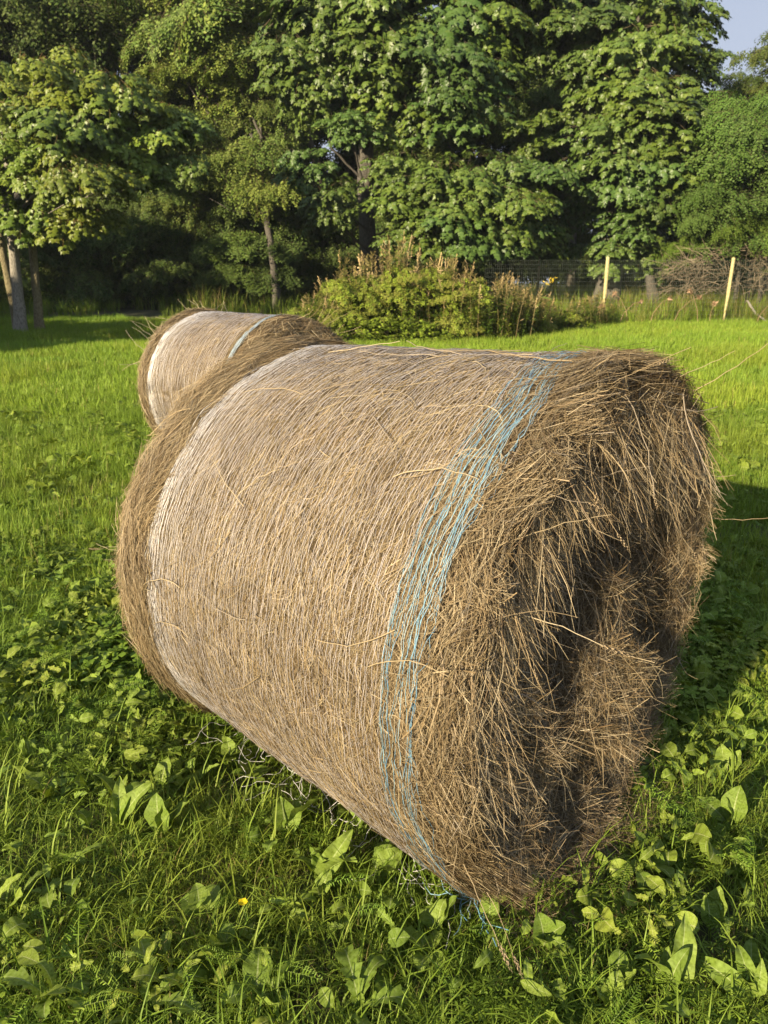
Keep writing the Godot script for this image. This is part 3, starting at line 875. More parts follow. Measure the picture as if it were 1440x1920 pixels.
func profile(B: Dictionary, t: float, th: float) -> float:
	var s := 1.0
	if t > B.net1:
		var u: float = (t - B.net1) / (B.near - B.net1)
		s = 1.0 + 0.006 * sin(minf(u * 1.6, 1.0) * PI) - 0.13 * pow(u, 1.7)
	elif t < B.net0:
		var u: float = (B.net0 - t) / (B.net0 - B.far)
		s = 1.0 + 0.05 * sin(minf(u * 1.3, 1.0) * PI * 0.6) - 0.20 * pow(u, 4.0)
	if t > B.net1 or t < B.net0: s += 0.03 * lumps.get_noise_3d(t * 5.0, cos(th) * 3.0, sin(th) * 3.0)
	return s + 0.014 * lumps.get_noise_3d(t * 2.0, cos(th) * 2.0 + 7.0, sin(th) * 2.0) + 0.006 * lumps.get_noise_3d(t * 6.0, cos(th) * 6.0, sin(th) * 6.0)

func edge(th: float) -> float:   # the net does not reach as far along the top
	return -0.085 * smoothstep(0.95, 1.6, th) * smoothstep(2.9, 2.3, th)

func face_t(B: Dictionary, r: float, th: float) -> float:   # how far along the near face lies
	var z := r * cos(th)
	var y := r * sin(th)
	var inner := smoothstep(0.84, 0.62, r)
	var d := 0.06 * inner
	d += 0.08 * inner * exp(-((z + 0.36) * (z + 0.36) + (y - 0.24) * (y - 0.24)) / 0.13)
	d += 0.12 * inner * exp(-((z - 0.20) * (z - 0.20) + (y - 0.10) * (y - 0.10)) / 0.06)
	d += 0.06 * inner * exp(-((z - 0.1) * (z - 0.1) + (y + 0.55) * (y + 0.58)) / 0.05)
	d -= 0.13 * exp(-((z + 0.12) * (z + 0.12) + (y + 0.20) * (y + 0.20)) / 0.10)
	d += (0.13 * lumps.get_noise_3d(z * 3.6, y * 3.6, 3.0) + 0.06 * lumps.get_noise_3d(z * 9.0, y * 9.0, 8.0)) * inner
	d += 0.035 * lumps.get_noise_3d(cos(th) * 2.5, sin(th) * 2.5, 21.0) * smoothstep(0.5, 0.84, r)
	return B.near - d

func body_point(B: Dictionary, i: int, th: float) -> Vector3:
	if i <= 6:      # far face
		var r := 0.8 * i / 6.0
		return skin(B, B.far + 0.05 * (1.0 - r), th, r * profile(B, B.far, th) / 0.8)
	if i <= 34:
		var t: float = lerpf(B.far, B.near, (i - 6) / 28.0)
		return skin(B, t, th, profile(B, t, th) - 0.012)
	var r := 0.85 * (1.0 - (i - 34) / 16.0)
	return skin(B, face_t(B, r, th), th, r / 0.85 * (profile(B, B.near, th) - 0.012))

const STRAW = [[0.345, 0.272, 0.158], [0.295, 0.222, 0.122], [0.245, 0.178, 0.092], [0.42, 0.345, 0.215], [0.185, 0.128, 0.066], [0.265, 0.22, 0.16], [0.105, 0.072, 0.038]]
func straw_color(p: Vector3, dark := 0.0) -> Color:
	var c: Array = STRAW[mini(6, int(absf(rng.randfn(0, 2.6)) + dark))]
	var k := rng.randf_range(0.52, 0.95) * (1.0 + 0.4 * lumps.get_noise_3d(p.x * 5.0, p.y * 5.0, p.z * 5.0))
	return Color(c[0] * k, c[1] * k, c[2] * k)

func girth() -> float:   # most of the hay is fine, some of it coarse
	return rng.randf_range(0.00036, 0.00068) if rng.randf() < 0.94 else rng.randf_range(0.0008, 0.0014)

func lay(R: Array, B: Dictionary, t: float, th: float, s: float, turn: float, lift: float, length: float, r: float, dark: float) -> void:
	var p := skin(B, t, th, s)
	var e := Vector3(0, B.ry1 * cos(th), -B.rx * sin(th) + B.sh * cos(th)).normalized()
	var n := Vector3.RIGHT.cross(e)
	var x := e * cos(turn) + Vector3.RIGHT * sin(turn) + n * lift
	if rng.randf() < 0.5: x = -x + n * lift * 2.0
	x = x.normalized()
	straw(R, p, x, (n - x * n.dot(x)).normalized(), length, r, 0.8 * cos(turn) * cos(turn), straw_color(p, dark))

func bale(called: String, B: Dictionary, where: Vector3, turn: float, dense: float, thick: float) -> Node3D:
	var root := base(called, where, turn)
	# body
	var st := begin()
	var seg := 72
	for i in 50:
		for j in seg:
			var a := TAU * j / seg
			var b := TAU * ((j + 1) % seg) / seg
			var q := [body_point(B, i, a), body_point(B, i, b), body_point(B, i + 1, a), body_point(B, i + 1, b)]
			for p in [q[0], q[2], q[1], q[1], q[2], q[3]]: st.add_vertex(p)
	put("hay_body", finish(st), M.core, root)
	# straws: under the net, outside it at both ends, and over the near face
	var net := straws()
	var rim := straws()
	var face := straws()
	for i in int(78000 * dense):
		var th := rng.randf_range(-1.9, 2.0) if i % 10 else rng.randf() * TAU
		var t: float = rng.randf_range(B.net0 - 0.01, B.net1 + 0.005 + edge(th))
		lay(net, B, t, th, profile(B, t, th) + rng.randf_range(-0.02, 0.004), 0.1 + 1.6 * lumps.get_noise_3d(t * 7.0, cos(th) * 5.0, sin(th) * 5.0) + rng.randfn(0, 0.62), rng.randfn(0, 0.04), rng.randf_range(0.03, 0.12), thick * girth(), 0.0)
	for i in int(1300 * dense):   # straws that stick out through the net
		var th := rng.randf_range(-1.7, 2.2)
		var t: float = rng.randf_range(B.net0, B.net1)
		lay(net, B, t, th, profile(B, t, th) + 0.006, rng.randfn(0, 0.9), rng.randfn(0.05, 0.07), rng.randf_range(0.05, 0.16), thick * girth(), 0.0)
	for i in int(58000 * dense):
		var near := i % 2 == 0
		var th := rng.randf() * TAU
		var t: float = lerpf(B.net1 + 0.012 + edge(th), B.near, sqrt(rng.randf())) if near else rng.randf_range(B.far, B.net0)
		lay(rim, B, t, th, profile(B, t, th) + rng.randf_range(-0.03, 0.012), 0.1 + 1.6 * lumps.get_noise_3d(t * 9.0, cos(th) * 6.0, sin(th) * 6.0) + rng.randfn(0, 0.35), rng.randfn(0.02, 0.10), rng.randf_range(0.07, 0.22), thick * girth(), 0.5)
	for i in int(3000 * dense):   # loose ends round both rims
		var th := rng.randf() * TAU
		var near := i % 3 != 0
		var t: float = B.near - absf(rng.randfn(0, 0.03)) if near else B.far + absf(rng.randfn(0, 0.08))
		lay(rim, B, t, th, profile(B, t, th) - 0.02, (1.0 if near else -1.0) * rng.randf_range(0.1, 1.5), rng.randf_range(-0.1, 0.35), rng.randf_range(0.05, 0.15), thick * girth(), 0.0)
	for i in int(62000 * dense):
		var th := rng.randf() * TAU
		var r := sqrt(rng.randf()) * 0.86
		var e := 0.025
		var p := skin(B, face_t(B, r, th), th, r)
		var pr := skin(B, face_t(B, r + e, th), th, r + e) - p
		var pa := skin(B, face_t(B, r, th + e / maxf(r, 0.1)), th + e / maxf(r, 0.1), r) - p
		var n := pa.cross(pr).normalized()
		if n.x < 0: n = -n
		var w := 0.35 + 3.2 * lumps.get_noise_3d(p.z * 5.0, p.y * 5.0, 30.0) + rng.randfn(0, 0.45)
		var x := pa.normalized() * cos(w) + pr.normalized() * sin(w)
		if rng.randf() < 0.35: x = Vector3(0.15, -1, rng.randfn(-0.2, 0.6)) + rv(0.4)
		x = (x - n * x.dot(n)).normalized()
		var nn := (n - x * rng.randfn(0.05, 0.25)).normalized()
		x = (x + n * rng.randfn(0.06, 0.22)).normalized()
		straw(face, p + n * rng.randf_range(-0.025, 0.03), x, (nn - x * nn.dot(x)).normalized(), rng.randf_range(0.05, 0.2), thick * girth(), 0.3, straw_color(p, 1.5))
	for i in int(4400 * dense):   # wisps that hang down from the upper rim and off the middle lump
		var th := rng.randf_range(-0.5, 2.4)
		var r := rng.randf_range(0.62, 0.86)
		if i % 3 == 0:
			th = rng.randf() * TAU
			r = rng.randf() * 0.6
		var p := skin(B, face_t(B, r, th), th, r) + Vector3(rng.randf_range(0.0, 0.06), 0, 0)
		var x := Vector3(rng.randf_range(-0.1, 0.8), -1, rng.randfn(-0.1, 0.8)).normalized()
		var l := rng.randf_range(0.06, 0.21)
		straw(face, p + x * l * 0.4, x, (Vector3.RIGHT - x * x.x).normalized(), l, thick * girth(), 0.4, straw_color(p) * 1.2)
	tag(put("netted_hay", bundle(net), M.straw, root), "", "", "", "stuff")
	tag(put("rim_hay", bundle(rim), M.straw, root), "", "", "", "stuff")
	tag(put("face_hay", bundle(face), M.straw, root), "", "", "", "stuff")
	return root

func strand(st: SurfaceTool, B: Dictionary, t: float, a0: float, a1: float, n: int, r: float, wob: float, col: Color, out := 0.004) -> void:
	var pts := []
	var ph := rng.randf() * 50.0
	for i in n + 1:
		var th := lerpf(a0, a1, float(i) / n)
		var tt := t + edge(th) * smoothstep(0.2, 0.5, t) + wob * lumps.get_noise_2d(ph, th * 2.2) + wob * 0.4 * lumps.get_noise_2d(ph + 9.0, th * 9.0)
		pts.append(skin(B, tt, th, profile(B, tt, th) + out + 0.009 * lumps.get_noise_2d(ph + 20.0, th * 6.0)))
	tube(st, pts, r, r, 3, col)

func net_wrap(root: Node3D, B: Dictionary, count: int, steps: int, r: float, zig: bool) -> Node3D:
	var st := begin()
	var last: float = B.net1 - 0.10
	for i in count:
		var k := float(i) / (count - 1)
		var t: float = B.net0 + 0.0032 * i if i < 12 else lerpf(B.net0 + 0.038, last, pow((i - 12.0) / (count - 13.0), 1.25))
		strand(st, B, t, -1.95, 2.9, steps, r * rng.randf_range(0.8, 1.15) * lerpf(1.5, 1.0, minf(1.0, i / 40.0)), 0.010, Color(0.62, 0.61, 0.60).lerp(Color(0.47, 0.435, 0.43), minf(1.0, i / 40.0)) * rng.randf_range(0.8, 1.15), 0.005)
		if zig:
			for j in 60:
				var th := -1.9 + 4.7 * (j + rng.randf()) / 60.0
				var t2 := t + rng.randf_range(0.006, 0.016) * (1 if j % 2 else -1)
				tube(st, [skin(B, t, th, profile(B, t, th) + 0.004), skin(B, t2, th + 0.03, profile(B, t2, th) + 0.003), skin(B, t, th + 0.07, profile(B, t, th) + 0.004)], r * 0.5, r * 0.5, 3, Color(0.55, 0.53, 0.54))
	return tag(put("net_wrap", finish(st), M.net, root), "", "", "", "stuff")

func bales() -> void:
	# the near bale
	var B := {rx = 0.6047, ry0 = 0.649, ry1 = 0.6706, k = -0.042, sh = -0.0528, net0 = -0.55, net1 = 0.560, near = 0.592, far = -0.79, tilt = 0.075}
	var b := bale("hay_bale", B, at(0.1222, 0, 2.1631), -0.8373, 1.0, 1.0)
	tag(b, "large round hay bale in front, net wrapped, with a blue band near its ragged end", "hay bale", "round hay bales on the meadow")
	var net := net_wrap(b, B, 112, 110, 0.00048, true)
	var blues := [Color(0.16, 0.33, 0.47), Color(0.22, 0.39, 0.48), Color(0.28, 0.39, 0.44), Color(0.12, 0.27, 0.43)]
	for g in [[0.458, 2], [0.472, 3], [0.488, 3], [0.504, 3], [0.521, 3], [0.539, 3], [0.553, 3], [0.562, 3]]:
		for k in g[1]:
			var st := begin()
			var foot := -1.5 if g[0] > 0.55 and k == 0 else rng.randf_range(-1.2, 0.4)
			strand(st, B, g[0] + rng.randfn(0, 0.003), foot, 2.9, 120, rng.randf_range(0.00045, 0.0008), 0.018, pick(blues), 0.005 if g[0] > 0.55 else 0.0035)
			put("blue_twine", finish(st), M.net, b)
	# loose net ends on the grass along the foot of the bale
	for k in 30:
		var t: float = lerpf(-0.5, 0.5, (k + rng.randf()) / 30.0)
		var p := skin(B, t, -0.98, 1.01)
		var pts := [p]
		var d := Vector3(rng.randfn(0, 0.6), -0.5, 1).normalized()
		for j in 14:
			d = (d + rv(0.32)).normalized()
			p += d * 0.016
			p.y = maxf(p.y, 0.06)
			pts.append(p)
		var st := begin()
		tube(st, pts, 0.0010, 0.0008, 3, Color(0.55, 0.55, 0.52))
		put("loose_twine", finish(st), M.net, b)
	for k in 9:
		var p := skin(B, 0.53, -1.05, 1.01)
		var pts := [p]
		var d := Vector3(0.3, -0.35, 0.8)
		for j in 8:
			d = (d + rv(0.35)).normalized()
			p += d * 0.022
			p.y = maxf(p.y, 0.07)
			pts.append(p)
		var st := begin()
		tube(st, pts, 0.0016, 0.0011, 3, pick(blues))
		tag(put("loose_twine", finish(st), M.net, b), "blue loose ends lying on the grass")
	# hay that has fallen on the grass in front of the ragged end
	var fallen := base("fallen_hay", at(0.1222, 0, 2.1631), -0.8373)
	tag(fallen, "loose hay spilled on the grass at the foot of the ragged bale end", "hay", "", "stuff")
	var heap := straws()
	for i in 5200:
		var z := rng.randf_range(-0.46, 0.34)
		var out := absf(rng.randfn(0, 0.085))
		var y := maxf(0.03, 0.10 - out * 0.7) * rng.randf() + 0.02
		var a := rng.randfn(1.2, 0.8)
		var x := Vector3(cos(a), rng.randfn(0, 0.18), sin(a)).normalized()
		var foot := 0.50 + 0.05 * cos(z * 4.0) - 0.10 * smoothstep(0.0, -0.5, z)
		straw(heap, Vector3(foot + out, y, z), x, (Vector3.UP - x * x.y).normalized(), rng.randf_range(0.06, 0.22), girth(), 0.2, straw_color(Vector3(out, y, z) * 3.0, 0.6))
	tag(put("loose_hay", bundle(heap), M.straw, fallen), "", "", "", "stuff")
	# single stalks that stand out of the hay, some with ears
	var stalks := [stalk(0.02), stalk(-0.028), stalk(0.008)]
	var ear := seed_head_mesh()
	for i in 130:
		var th: float
		var t: float
		var p: Vector3
		var x: Vector3
		var n := Vector3.RIGHT
		if i < 70:     # hanging over the near face
			th = rng.randf_range(-0.3, 2.6)
			var r := rng.randf_range(0.55, 0.9)
			p = skin(B, face_t(B, r, th), th, r) + Vector3(rng.randf_range(0.01, 0.06), 0, 0)
			x = Vector3(rng.randf_range(0.05, 0.6), -1, rng.randfn(-0.15, 0.4)).normalized()
			if i > 52: x = (Vector3(0.6, -0.2, -1.0) + rv(0.5)).normalized()
		elif i < 98:   # out of the rims
			th = rng.randf_range(-1.2, 3.6)
			var near := i % 2 == 0
			t = 0.64 if near else -0.74
			p = skin(B, t, th, 0.97)
			var out := Vector3(0, sin(th), cos(th))
			x = (out * rng.randf_range(0.2, 1.0) + Vector3(0.7 if near else -0.9, 0, 0) + rv(0.4)).normalized()
			n = out
		else:          # lying across the net
			th = rng.randf_range(-0.4, 1.6)
			t = rng.randf_range(-0.4, 0.5)
			p = skin(B, t, th, 1.012)
			n = Vector3(0, sin(th), cos(th))
			x = (Vector3.RIGHT * rng.randfn(0, 1) + n.cross(Vector3.RIGHT) * rng.randfn(0, 0.8)).normalized()
			x = (x + n * 0.06).normalized()
		var y := n.cross(x).normalized()
		var z := x.cross(y)
		var k := rng.randf_range(0.45, 1.0) * (0.8 if i >= 70 and i < 98 else 1.0)
		var o := put("hay_stalk", stalks[i % 3], M["stalk%d" % (i % 4)], b, Transform3D(Basis(x * k, y * k, z * k), p + x * k * 0.1))
		if i < 98 and i % 5 == 0:
			var hs := rng.randf_range(0.035, 0.065)
			put("seed_head", ear, M.straw, o, Transform3D(Basis().scaled(Vector3.ONE * hs / k), Vector3(0.115, 0, 0)))
	# the bale behind
	var C := {rx = 0.627, ry0 = 0.627, ry1 = 0.627, k = 0.0, sh = 0.0087, net0 = -0.561, net1 = 0.561, near = 0.72, far = -0.76, tilt = 0.0}
	b = bale("hay_bale", C, at(-1.1106, 0, 6.4585), -0.8012, 0.34, 1.9)
	tag(b, "round hay bale farther back, half hidden behind the front bale", "hay bale", "round hay bales on the meadow")
	net_wrap(b, C, 70, 60, 0.0014, false)
	for k in 16:
		var st := begin()
		strand(st, C, 0.515 + 0.003 * k, -1.75, 2.9, 60, 0.0013, 0.01, Color(0.32, 0.39, 0.43) * rng.randf_range(0.85, 1.2), 0.006)
		put("blue_twine", finish(st), M.net, b)
	for i in 40:
		var th := rng.randf_range(0.2, 2.4)
		var near := i % 2 == 0
		var p := skin(C, 0.66 if near else -0.72, th, 0.98)
		var n := Vector3(0, sin(th), cos(th))
		var x := (n * rng.randf_range(0.1, 0.7) + Vector3(0.8 if near else -0.9, 0, 0) + rv(0.35)).normalized()
		var y := n.cross(x).normalized()
		put("hay_stalk", stalks[i % 3], M["stalk%d" % (i % 4)], b, Transform3D(Basis(x, y, x.cross(y)).scaled(Vector3.ONE * rng.randf_range(0.9, 1.5)), p + x * 0.08))

# ---------- the lawn ----------
func under_bale(x: float, f: float, grow := 0.0) -> bool:
	for b in [[0.1222, 2.1631, 0.669, -0.743, 0.25], [-1.1106, 6.4585, 0.696, -0.718, 0.25]]:
		var dx: float = x - b[0]
		var df: float = f - b[1]
		var u: float = dx * b[2] + df * b[3]
		var v: float = dx * b[3] - df * b[2]
		if absf(u) < 0.68 + grow and absf(v) < b[4] + grow: return true
	return false

func scatter(buf: PackedFloat32Array, n: int, f0: float, f1: float, size: float, tone: Color, tilt: float, o: Vector3, patch := 0.0, sink := 0.0) -> void:
	for i in n:
		var f := lerpf(f0, f1, sqrt(rng.randf())) if f0 < 8.0 else rng.randf_range(f0, f1)
		var x := rng.randf_range(-1, 1) * (f * 0.56 + 0.45)
		if under_bale(x, f): continue
		var v := lumps.get_noise_2d(x * 1.1, f * 1.1)
		var v2 := lumps.get_noise_2d(x * 0.4 + 40.0, f * 0.4)
		if patch > 0.0 and v * 1.6 + rng.randf() < patch: continue
		var a := rng.randf() * TAU
		var s := size * rng.randf_range(0.7, 1.3) * (1.0 + 0.35 * v2)
		var up := (Vector3.UP + Vector3(rng.randfn(0, tilt), 0, rng.randfn(0, tilt))).normalized()
		var xx := (Vector3(cos(a), 0, sin(a)) - up * up.dot(Vector3(cos(a), 0, sin(a)))).normalized()
		var k := rng.randf_range(0.8, 1.2) * (1.0 + 0.25 * v2)
		rec(buf, xx * s, up * s, xx.cross(up) * s, at(x, gh(x, f) - sink * rng.randf_range(0.5, 1.7), f) - o, Color(tone.r * k * (1.0 + 0.25 * v), tone.g * k, tone.b * k))

func tile(kinds: Array, f0: float, f1: float, step: float, tone: Color, t: Node3D) -> void:   # overlapping patches over the whole strip
	var bufs := []
	for k in kinds: bufs.append(PackedFloat32Array())
	var f := f0
	while f < f1:
		var x := -(f * 0.56 + 0.5)
		while x < f * 0.56 + 0.5:
			var px := x + rng.randf_range(-0.4, 0.4) * step
			var pf := f + rng.randf_range(-0.4, 0.4) * step
			x += step
			if under_bale(px, pf, -0.12): continue
			var v := lumps.get_noise_2d(px * 0.8, pf * 0.8)
			var a := rng.randf() * TAU
			var k := rng.randf_range(0.92, 1.08) * (1.0 + 0.2 * lumps.get_noise_2d(px * 0.3 + 40.0, pf * 0.3))
			var slope := gh(px, pf + 0.5) - gh(px, pf - 0.5)
			var up := Vector3(0, 1, slope).normalized()
			var xx := Vector3(cos(a), 0, sin(a))
			xx = (xx - up * up.dot(xx)).normalized()
			rec(bufs[rng.randi() % kinds.size()], xx, up * rng.randf_range(0.85, 1.2), xx.cross(up), at(px, gh(px, pf), pf), Color(tone.r * k * (1.0 + 0.2 * v), tone.g * k, tone.b * k))
		f += step
	for k in kinds.size():
		if bufs[k].size(): many("grass_blades", kinds[k], M.blade, bufs[k], t)

func lawn() -> void:
	var o := Vector3.ZERO
	var t := base("grass", o)
	tag(t, "lush green meadow grass all round the bales", "grass", "", "stuff")
	var near := []
	var mid := []
	var far := []
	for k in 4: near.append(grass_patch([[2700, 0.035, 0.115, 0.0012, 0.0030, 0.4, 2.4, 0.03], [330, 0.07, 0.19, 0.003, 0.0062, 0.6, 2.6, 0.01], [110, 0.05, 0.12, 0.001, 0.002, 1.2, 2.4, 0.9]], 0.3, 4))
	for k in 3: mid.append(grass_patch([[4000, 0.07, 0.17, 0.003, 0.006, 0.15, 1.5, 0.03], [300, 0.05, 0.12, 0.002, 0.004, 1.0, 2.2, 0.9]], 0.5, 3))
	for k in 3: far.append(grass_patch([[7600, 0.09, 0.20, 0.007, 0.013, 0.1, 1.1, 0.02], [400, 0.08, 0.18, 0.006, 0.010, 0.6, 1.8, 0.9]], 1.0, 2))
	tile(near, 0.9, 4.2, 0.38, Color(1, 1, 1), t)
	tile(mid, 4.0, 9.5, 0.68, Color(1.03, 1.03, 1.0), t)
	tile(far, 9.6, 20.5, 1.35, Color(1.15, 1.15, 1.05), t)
	# small leaves between the grass
	var c := base("ground_cover", o)
	tag(c, "small clover, buttercup and yarrow leaves among the grass", "ground cover", "", "stuff")
	for k in 2:
		var buf := PackedFloat32Array()
		scatter(buf, 62, 0.9, 5.0, 0.8, Color(1, 1, 1), 0.08, o, 0.45)
		scatter(buf, 36, 5.0, 9.0, 1.0, Color(1.15, 1.15, 1), 0.08, o, 0.4)
		many("small_leaves", clover_patch(110, 0.09, k == 1), M.leaf, buf, c)
	var fl := feather_leaf()
	var fb := PackedFloat32Array()
	scatter(fb, 3600, 0.9, 4.2, 0.11, Color(1.1, 1.1, 1), 0.6, o, 0.45, -0.05)
	many("yarrow_leaves", fl, M.leaf, fb, c)
	# a carpet of single leaves, too many to tell apart
	for kind in ["oval", "long", "toothed", "round"]:
		for k in 2:
			var buf := PackedFloat32Array()
			scatter(buf, 2000 if kind == "long" or kind == "toothed" else 950, 0.9, 4.4, 0.062 if kind == "long" else 0.055, Color(1.0, 1.0, 1.0), 0.7, o, 0.3, -0.055)
			scatter(buf, 800, 3.6, 9.0, 0.085, Color(1.1, 1.1, 1.0), 0.6, o, 0.4, -0.06)
			many("weed_leaves", leaf(kind, 0.5 + 0.5 * k, 0.3, Color(0.15, 0.215, 0.032) if k else Color(0.20, 0.275, 0.045), 0.03), M.weed, buf, c)

func rosette(called: String, x: float, f: float, meshes: Array, n: int, l0: float, l1: float, lift: float, turn := -9.0) -> Node3D:
	var o := base(called, at(x, gh(x, f), f))
	for i in n:
		var a := TAU * (i + rng.randfn(0, 0.3)) / n if turn < -8.0 else turn + (i - (n - 1) * 0.5) * 0.7
		var up := lift + rng.randfn(0, 0.3)
		var d := Vector3(cos(a) * cos(up), sin(up), -sin(a) * cos(up))
		var y := (Vector3.UP - d * d.y + rv(0.28)).normalized()
		y = (y - d * y.dot(d)).normalized()
		var l := rng.randf_range(l0 * 0.62, l1 * 0.86)
		put("leaf", pick(meshes), M.weed, o, Transform3D(Basis(d * l, y * l, d.cross(y) * l), Vector3(0, 0.025, 0) + d * 0.01))
	return o

func weeds() -> void:
	var g := Color(0.155, 0.225, 0.036)
	var pale := Color(0.205, 0.28, 0.052)
	var oval := [leaf("oval", 0.5, 0.3, g, 0.03), leaf("oval", 0.9, 0.5, pale, 0.04), leaf("oval", 0.3, 0.4, pale * 0.9, 0.03), leaf("oval", 1.5, 0.4, g * 1.1, 0.05), leaf("oval", -0.3, 0.6, pale, 0.04)]
	var round := [leaf("round", 0.4, 0.3, pale), leaf("round", 0.7, 0.4, g * 1.1)]
	var long := [leaf("long", 0.9, 0.5, g), leaf("long", 1.4, 0.6, g * 1.15), leaf("long", 0.6, 0.7, pale, 0.03), leaf("long", 1.9, 0.5, g * 1.1, 0.04)]
	var tooth := [leaf("toothed", 0.9, 0.35, pale), leaf("toothed", 1.3, 0.45, g), leaf("toothed", 0.6, 0.3, pale * 1.1, 0.04), leaf("toothed", 1.7, 0.6, g * 1.1, 0.04)]
	# x, distance, meshes, leaves, shortest, longest, lift, turn, label
	var one := [
		[0.50, 1.57, round, 2, 0.11, 0.13, 0.25, 0.2, "broad pale leaf lying flat just in front of the ragged end of the bale"],
		[0.48, 1.72, round, 2, 0.07, 0.09, 0.9, 0.6, "rounded pale leaf standing against the foot of the dark bale end"],
		[-0.44, 1.50, round, 3, 0.08, 0.12, 0.7, 1.9, "pair of round plantain leaves beside the small yellow flower"],
		[-0.36, 1.40, round, 3, 0.06, 0.09, 0.6, -9.0, "low round leaved plant under the small yellow flower"],
		[-0.50, 1.26, tooth, 4, 0.14, 0.19, 0.5, 0.8, "jagged dandelion leaf catching the light at the bottom left"],
		[-0.70, 1.27, tooth, 6, 0.14, 0.19, 0.6, -9.0, "large dandelion rosette in the bottom left corner"],
		[-0.74, 1.82, long, 4, 0.16, 0.21, 1.15, 1.2, "tall upright dock leaves in the grass on the left"],
		[-0.60, 1.78, oval, 4, 0.11, 0.15, 1.0, 1.5, "crinkled upright leaves right of the tall dock"],
		[-0.67, 1.98, oval, 3, 0.08, 0.11, 0.9, 0.7, "oval leaf plant behind the tall dock leaves"],
		[-0.27, 1.78, oval, 4, 0.11, 0.16, 0.9, 1.3, "oval leaf clump in front of the foot of the bale, near white net ends"],
		[-0.17, 1.60, long, 5, 0.14, 0.19, 0.8, 1.0, "long wavy leaf clump in the grass below the middle of the bale"],
		[-0.06, 1.80, oval, 3, 0.12, 0.16, 1.1, 1.4, "tall pointed leaf leaning on the lower edge of the bale"],
		[-0.02, 1.62, oval, 3, 0.09, 0.12, 0.8, 0.3, "oval leaves close to the blue twine ends"],
		[0.13, 1.44, oval, 3, 0.11, 0.14, 1.1, 1.4, "single tall oval leaf below the blue twine ends"],
		[0.25, 1.47, oval, 3, 0.08, 0.11, 0.8, 0.8, "two small oval leaves just below the lowest corner of the bale"],
		[0.24, 1.62, round, 2, 0.07, 0.09, 0.6, 0.1, "round leaf half under the lowest corner of the bale"],
		[1.06, 2.06, oval, 3, 0.12, 0.15, 1.1, 1.2, "tall oval leaf at the right edge level with the dark bale end"],
		[0.97, 1.82, oval, 4, 0.10, 0.14, 0.9, 1.3, "oval leaf plant with one leaf in shade near the right edge"],
		[0.76, 1.45, oval, 2, 0.11, 0.13, 1.2, 1.3, "upright oval leaf among thin grass at the lower right"],
		[0.70, 1.95, long, 3, 0.12, 0.16, 0.6, 0.4, "lying leaf beside the straw scattered right of the bale end"],
		[0.68, 1.69, round, 3, 0.07, 0.10, 0.8, -9.0, "small round leaved plant right of the flat pale leaf"],
		[-0.27, 1.27, oval, 4, 0.10, 0.14, 0.7, -9.0, "oval leaf plant at the bottom edge left of the middle"],
		[-0.05, 1.24, tooth, 4, 0.12, 0.17, 0.7, -9.0, "dandelion plant at the bottom edge near the middle"],
		[0.60, 1.27, long, 5, 0.14, 0.20, 0.9, 1.6, "long broad leaves at the bottom edge right of the middle"],
		[0.78, 1.27, long, 5, 0.14, 0.19, 0.8, 2.0, "long leaf fan in the bottom right corner"],
		[-0.48, 2.12, oval, 4, 0.08, 0.12, 0.9, -9.0, "oval leaf cluster by the left foot of the bale"],
		[-0.98, 1.96, oval, 4, 0.09, 0.12, 0.8, -9.0, "oval leaf plant at the left edge of the picture"],
		[-1.28, 3.05, oval, 5, 0.11, 0.16, 0.8, -9.0, "bright leafed weed standing left of the shaggy rear end of the bale"],
		[0.90, 1.63, tooth, 4, 0.09, 0.13, 0.5, -9.0, "flat dandelion between the two oval leaf plants on the right"],
		[0.36, 1.40, round, 3, 0.06, 0.09, 0.9, -9.0, "small round leaved plant in thin grass below the flat pale leaf"],
		[-0.90, 1.55, tooth, 5, 0.10, 0.14, 0.6, -9.0, "dandelion plant at the left edge above the corner rosette"],
	]
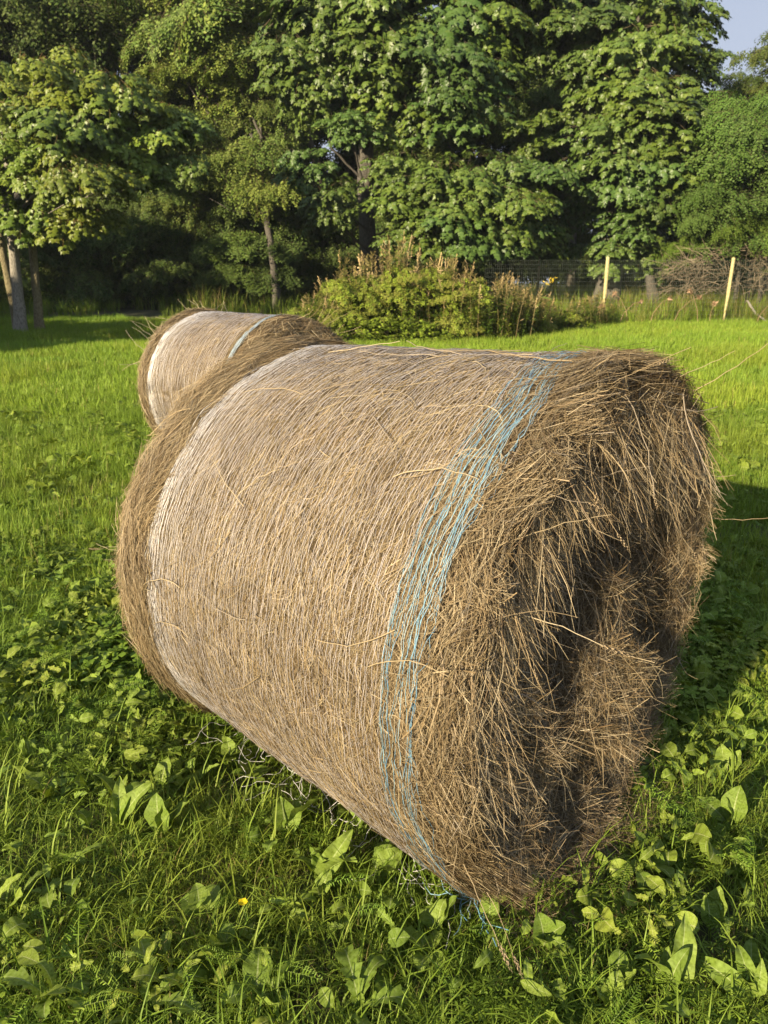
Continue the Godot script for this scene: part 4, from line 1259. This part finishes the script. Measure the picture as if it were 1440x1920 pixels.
	for w in one:
		tag(rosette("broadleaf_weed", w[0], w[1], w[2], w[3], w[4], w[5], w[6], w[7]), w[8], "weed", "broad leaved weeds in the near grass")
	var all := [oval, long, tooth, round]
	var n := 0
	while n < 120:
		var f := rng.randf_range(1.2, 4.6)
		var x := rng.randf_range(-1, 1) * f * 0.54
		if under_bale(x, f, 0.12) or (f < 1.9 and absf(x) < 1.0 and rng.randf() < 0.5): continue
		n += 1
		var count := rng.randi_range(3, 6)
		var up := rng.randf_range(0.4, 1.1)
		var o := rosette("broadleaf_weed", x, f, all[n % 4], count, 0.05, 0.10, up)
		var u := x / (f * 0.52)
		var where := "at the right edge" if u > 0.72 else "right of the bale" if x > 0.45 else "below the blue twine" if x > -0.05 and f < 2.2 else "below the bale's middle" if x > -0.4 and f < 2.2 else "at the left edge" if u < -0.72 else "left of the bale"
		where += ", very close" if f < 1.5 else ", close by" if f < 1.9 else ", by the bale's foot" if f < 2.4 else ", by its far end" if f < 3.1 else ", beyond its far end" if f < 3.8 else ", towards the rear bale"
		tag(o, "%s %s weed with %s leaves %s" % ["upright" if up > 0.75 else "flat", ["oval leaved", "long leaved", "jagged leaved", "round leaved"][n % 4], ["three", "four", "five", "six"][count - 3], where], "weed", "small broad leaved weeds scattered in the grass")
	var b := base("buttercup", at(-0.33, gh(-0.33, 1.46), 1.46))
	tag(b, "tiny yellow buttercup flower in the grass at the lower left", "flower")
	var st := begin()
	tube(st, [Vector3.ZERO, Vector3(0.01, 0.05, 0), Vector3(0.005, 0.11, 0.01)], 0.0011, 0.0009, 4, Color(0.1, 0.18, 0.04))
	put("stem", finish(st), M.leaf, b)
	st = begin()
	for k in 5:
		var a := TAU * k / 5.0
		var c := Vector3(0.005, 0.11, 0.01)
		var d := Vector3(cos(a), 0.45, sin(a)) * 0.012
		var s := Vector3(-sin(a), 0, cos(a)) * 0.006
		tri(st, c, c + d * 0.7 - s, c + d, Color(0.72, 0.58, 0.02))
		tri(st, c, c + d, c + d * 0.7 + s, Color(0.72, 0.58, 0.02))
	put("flower", finish(st, false), M.leaf, b)
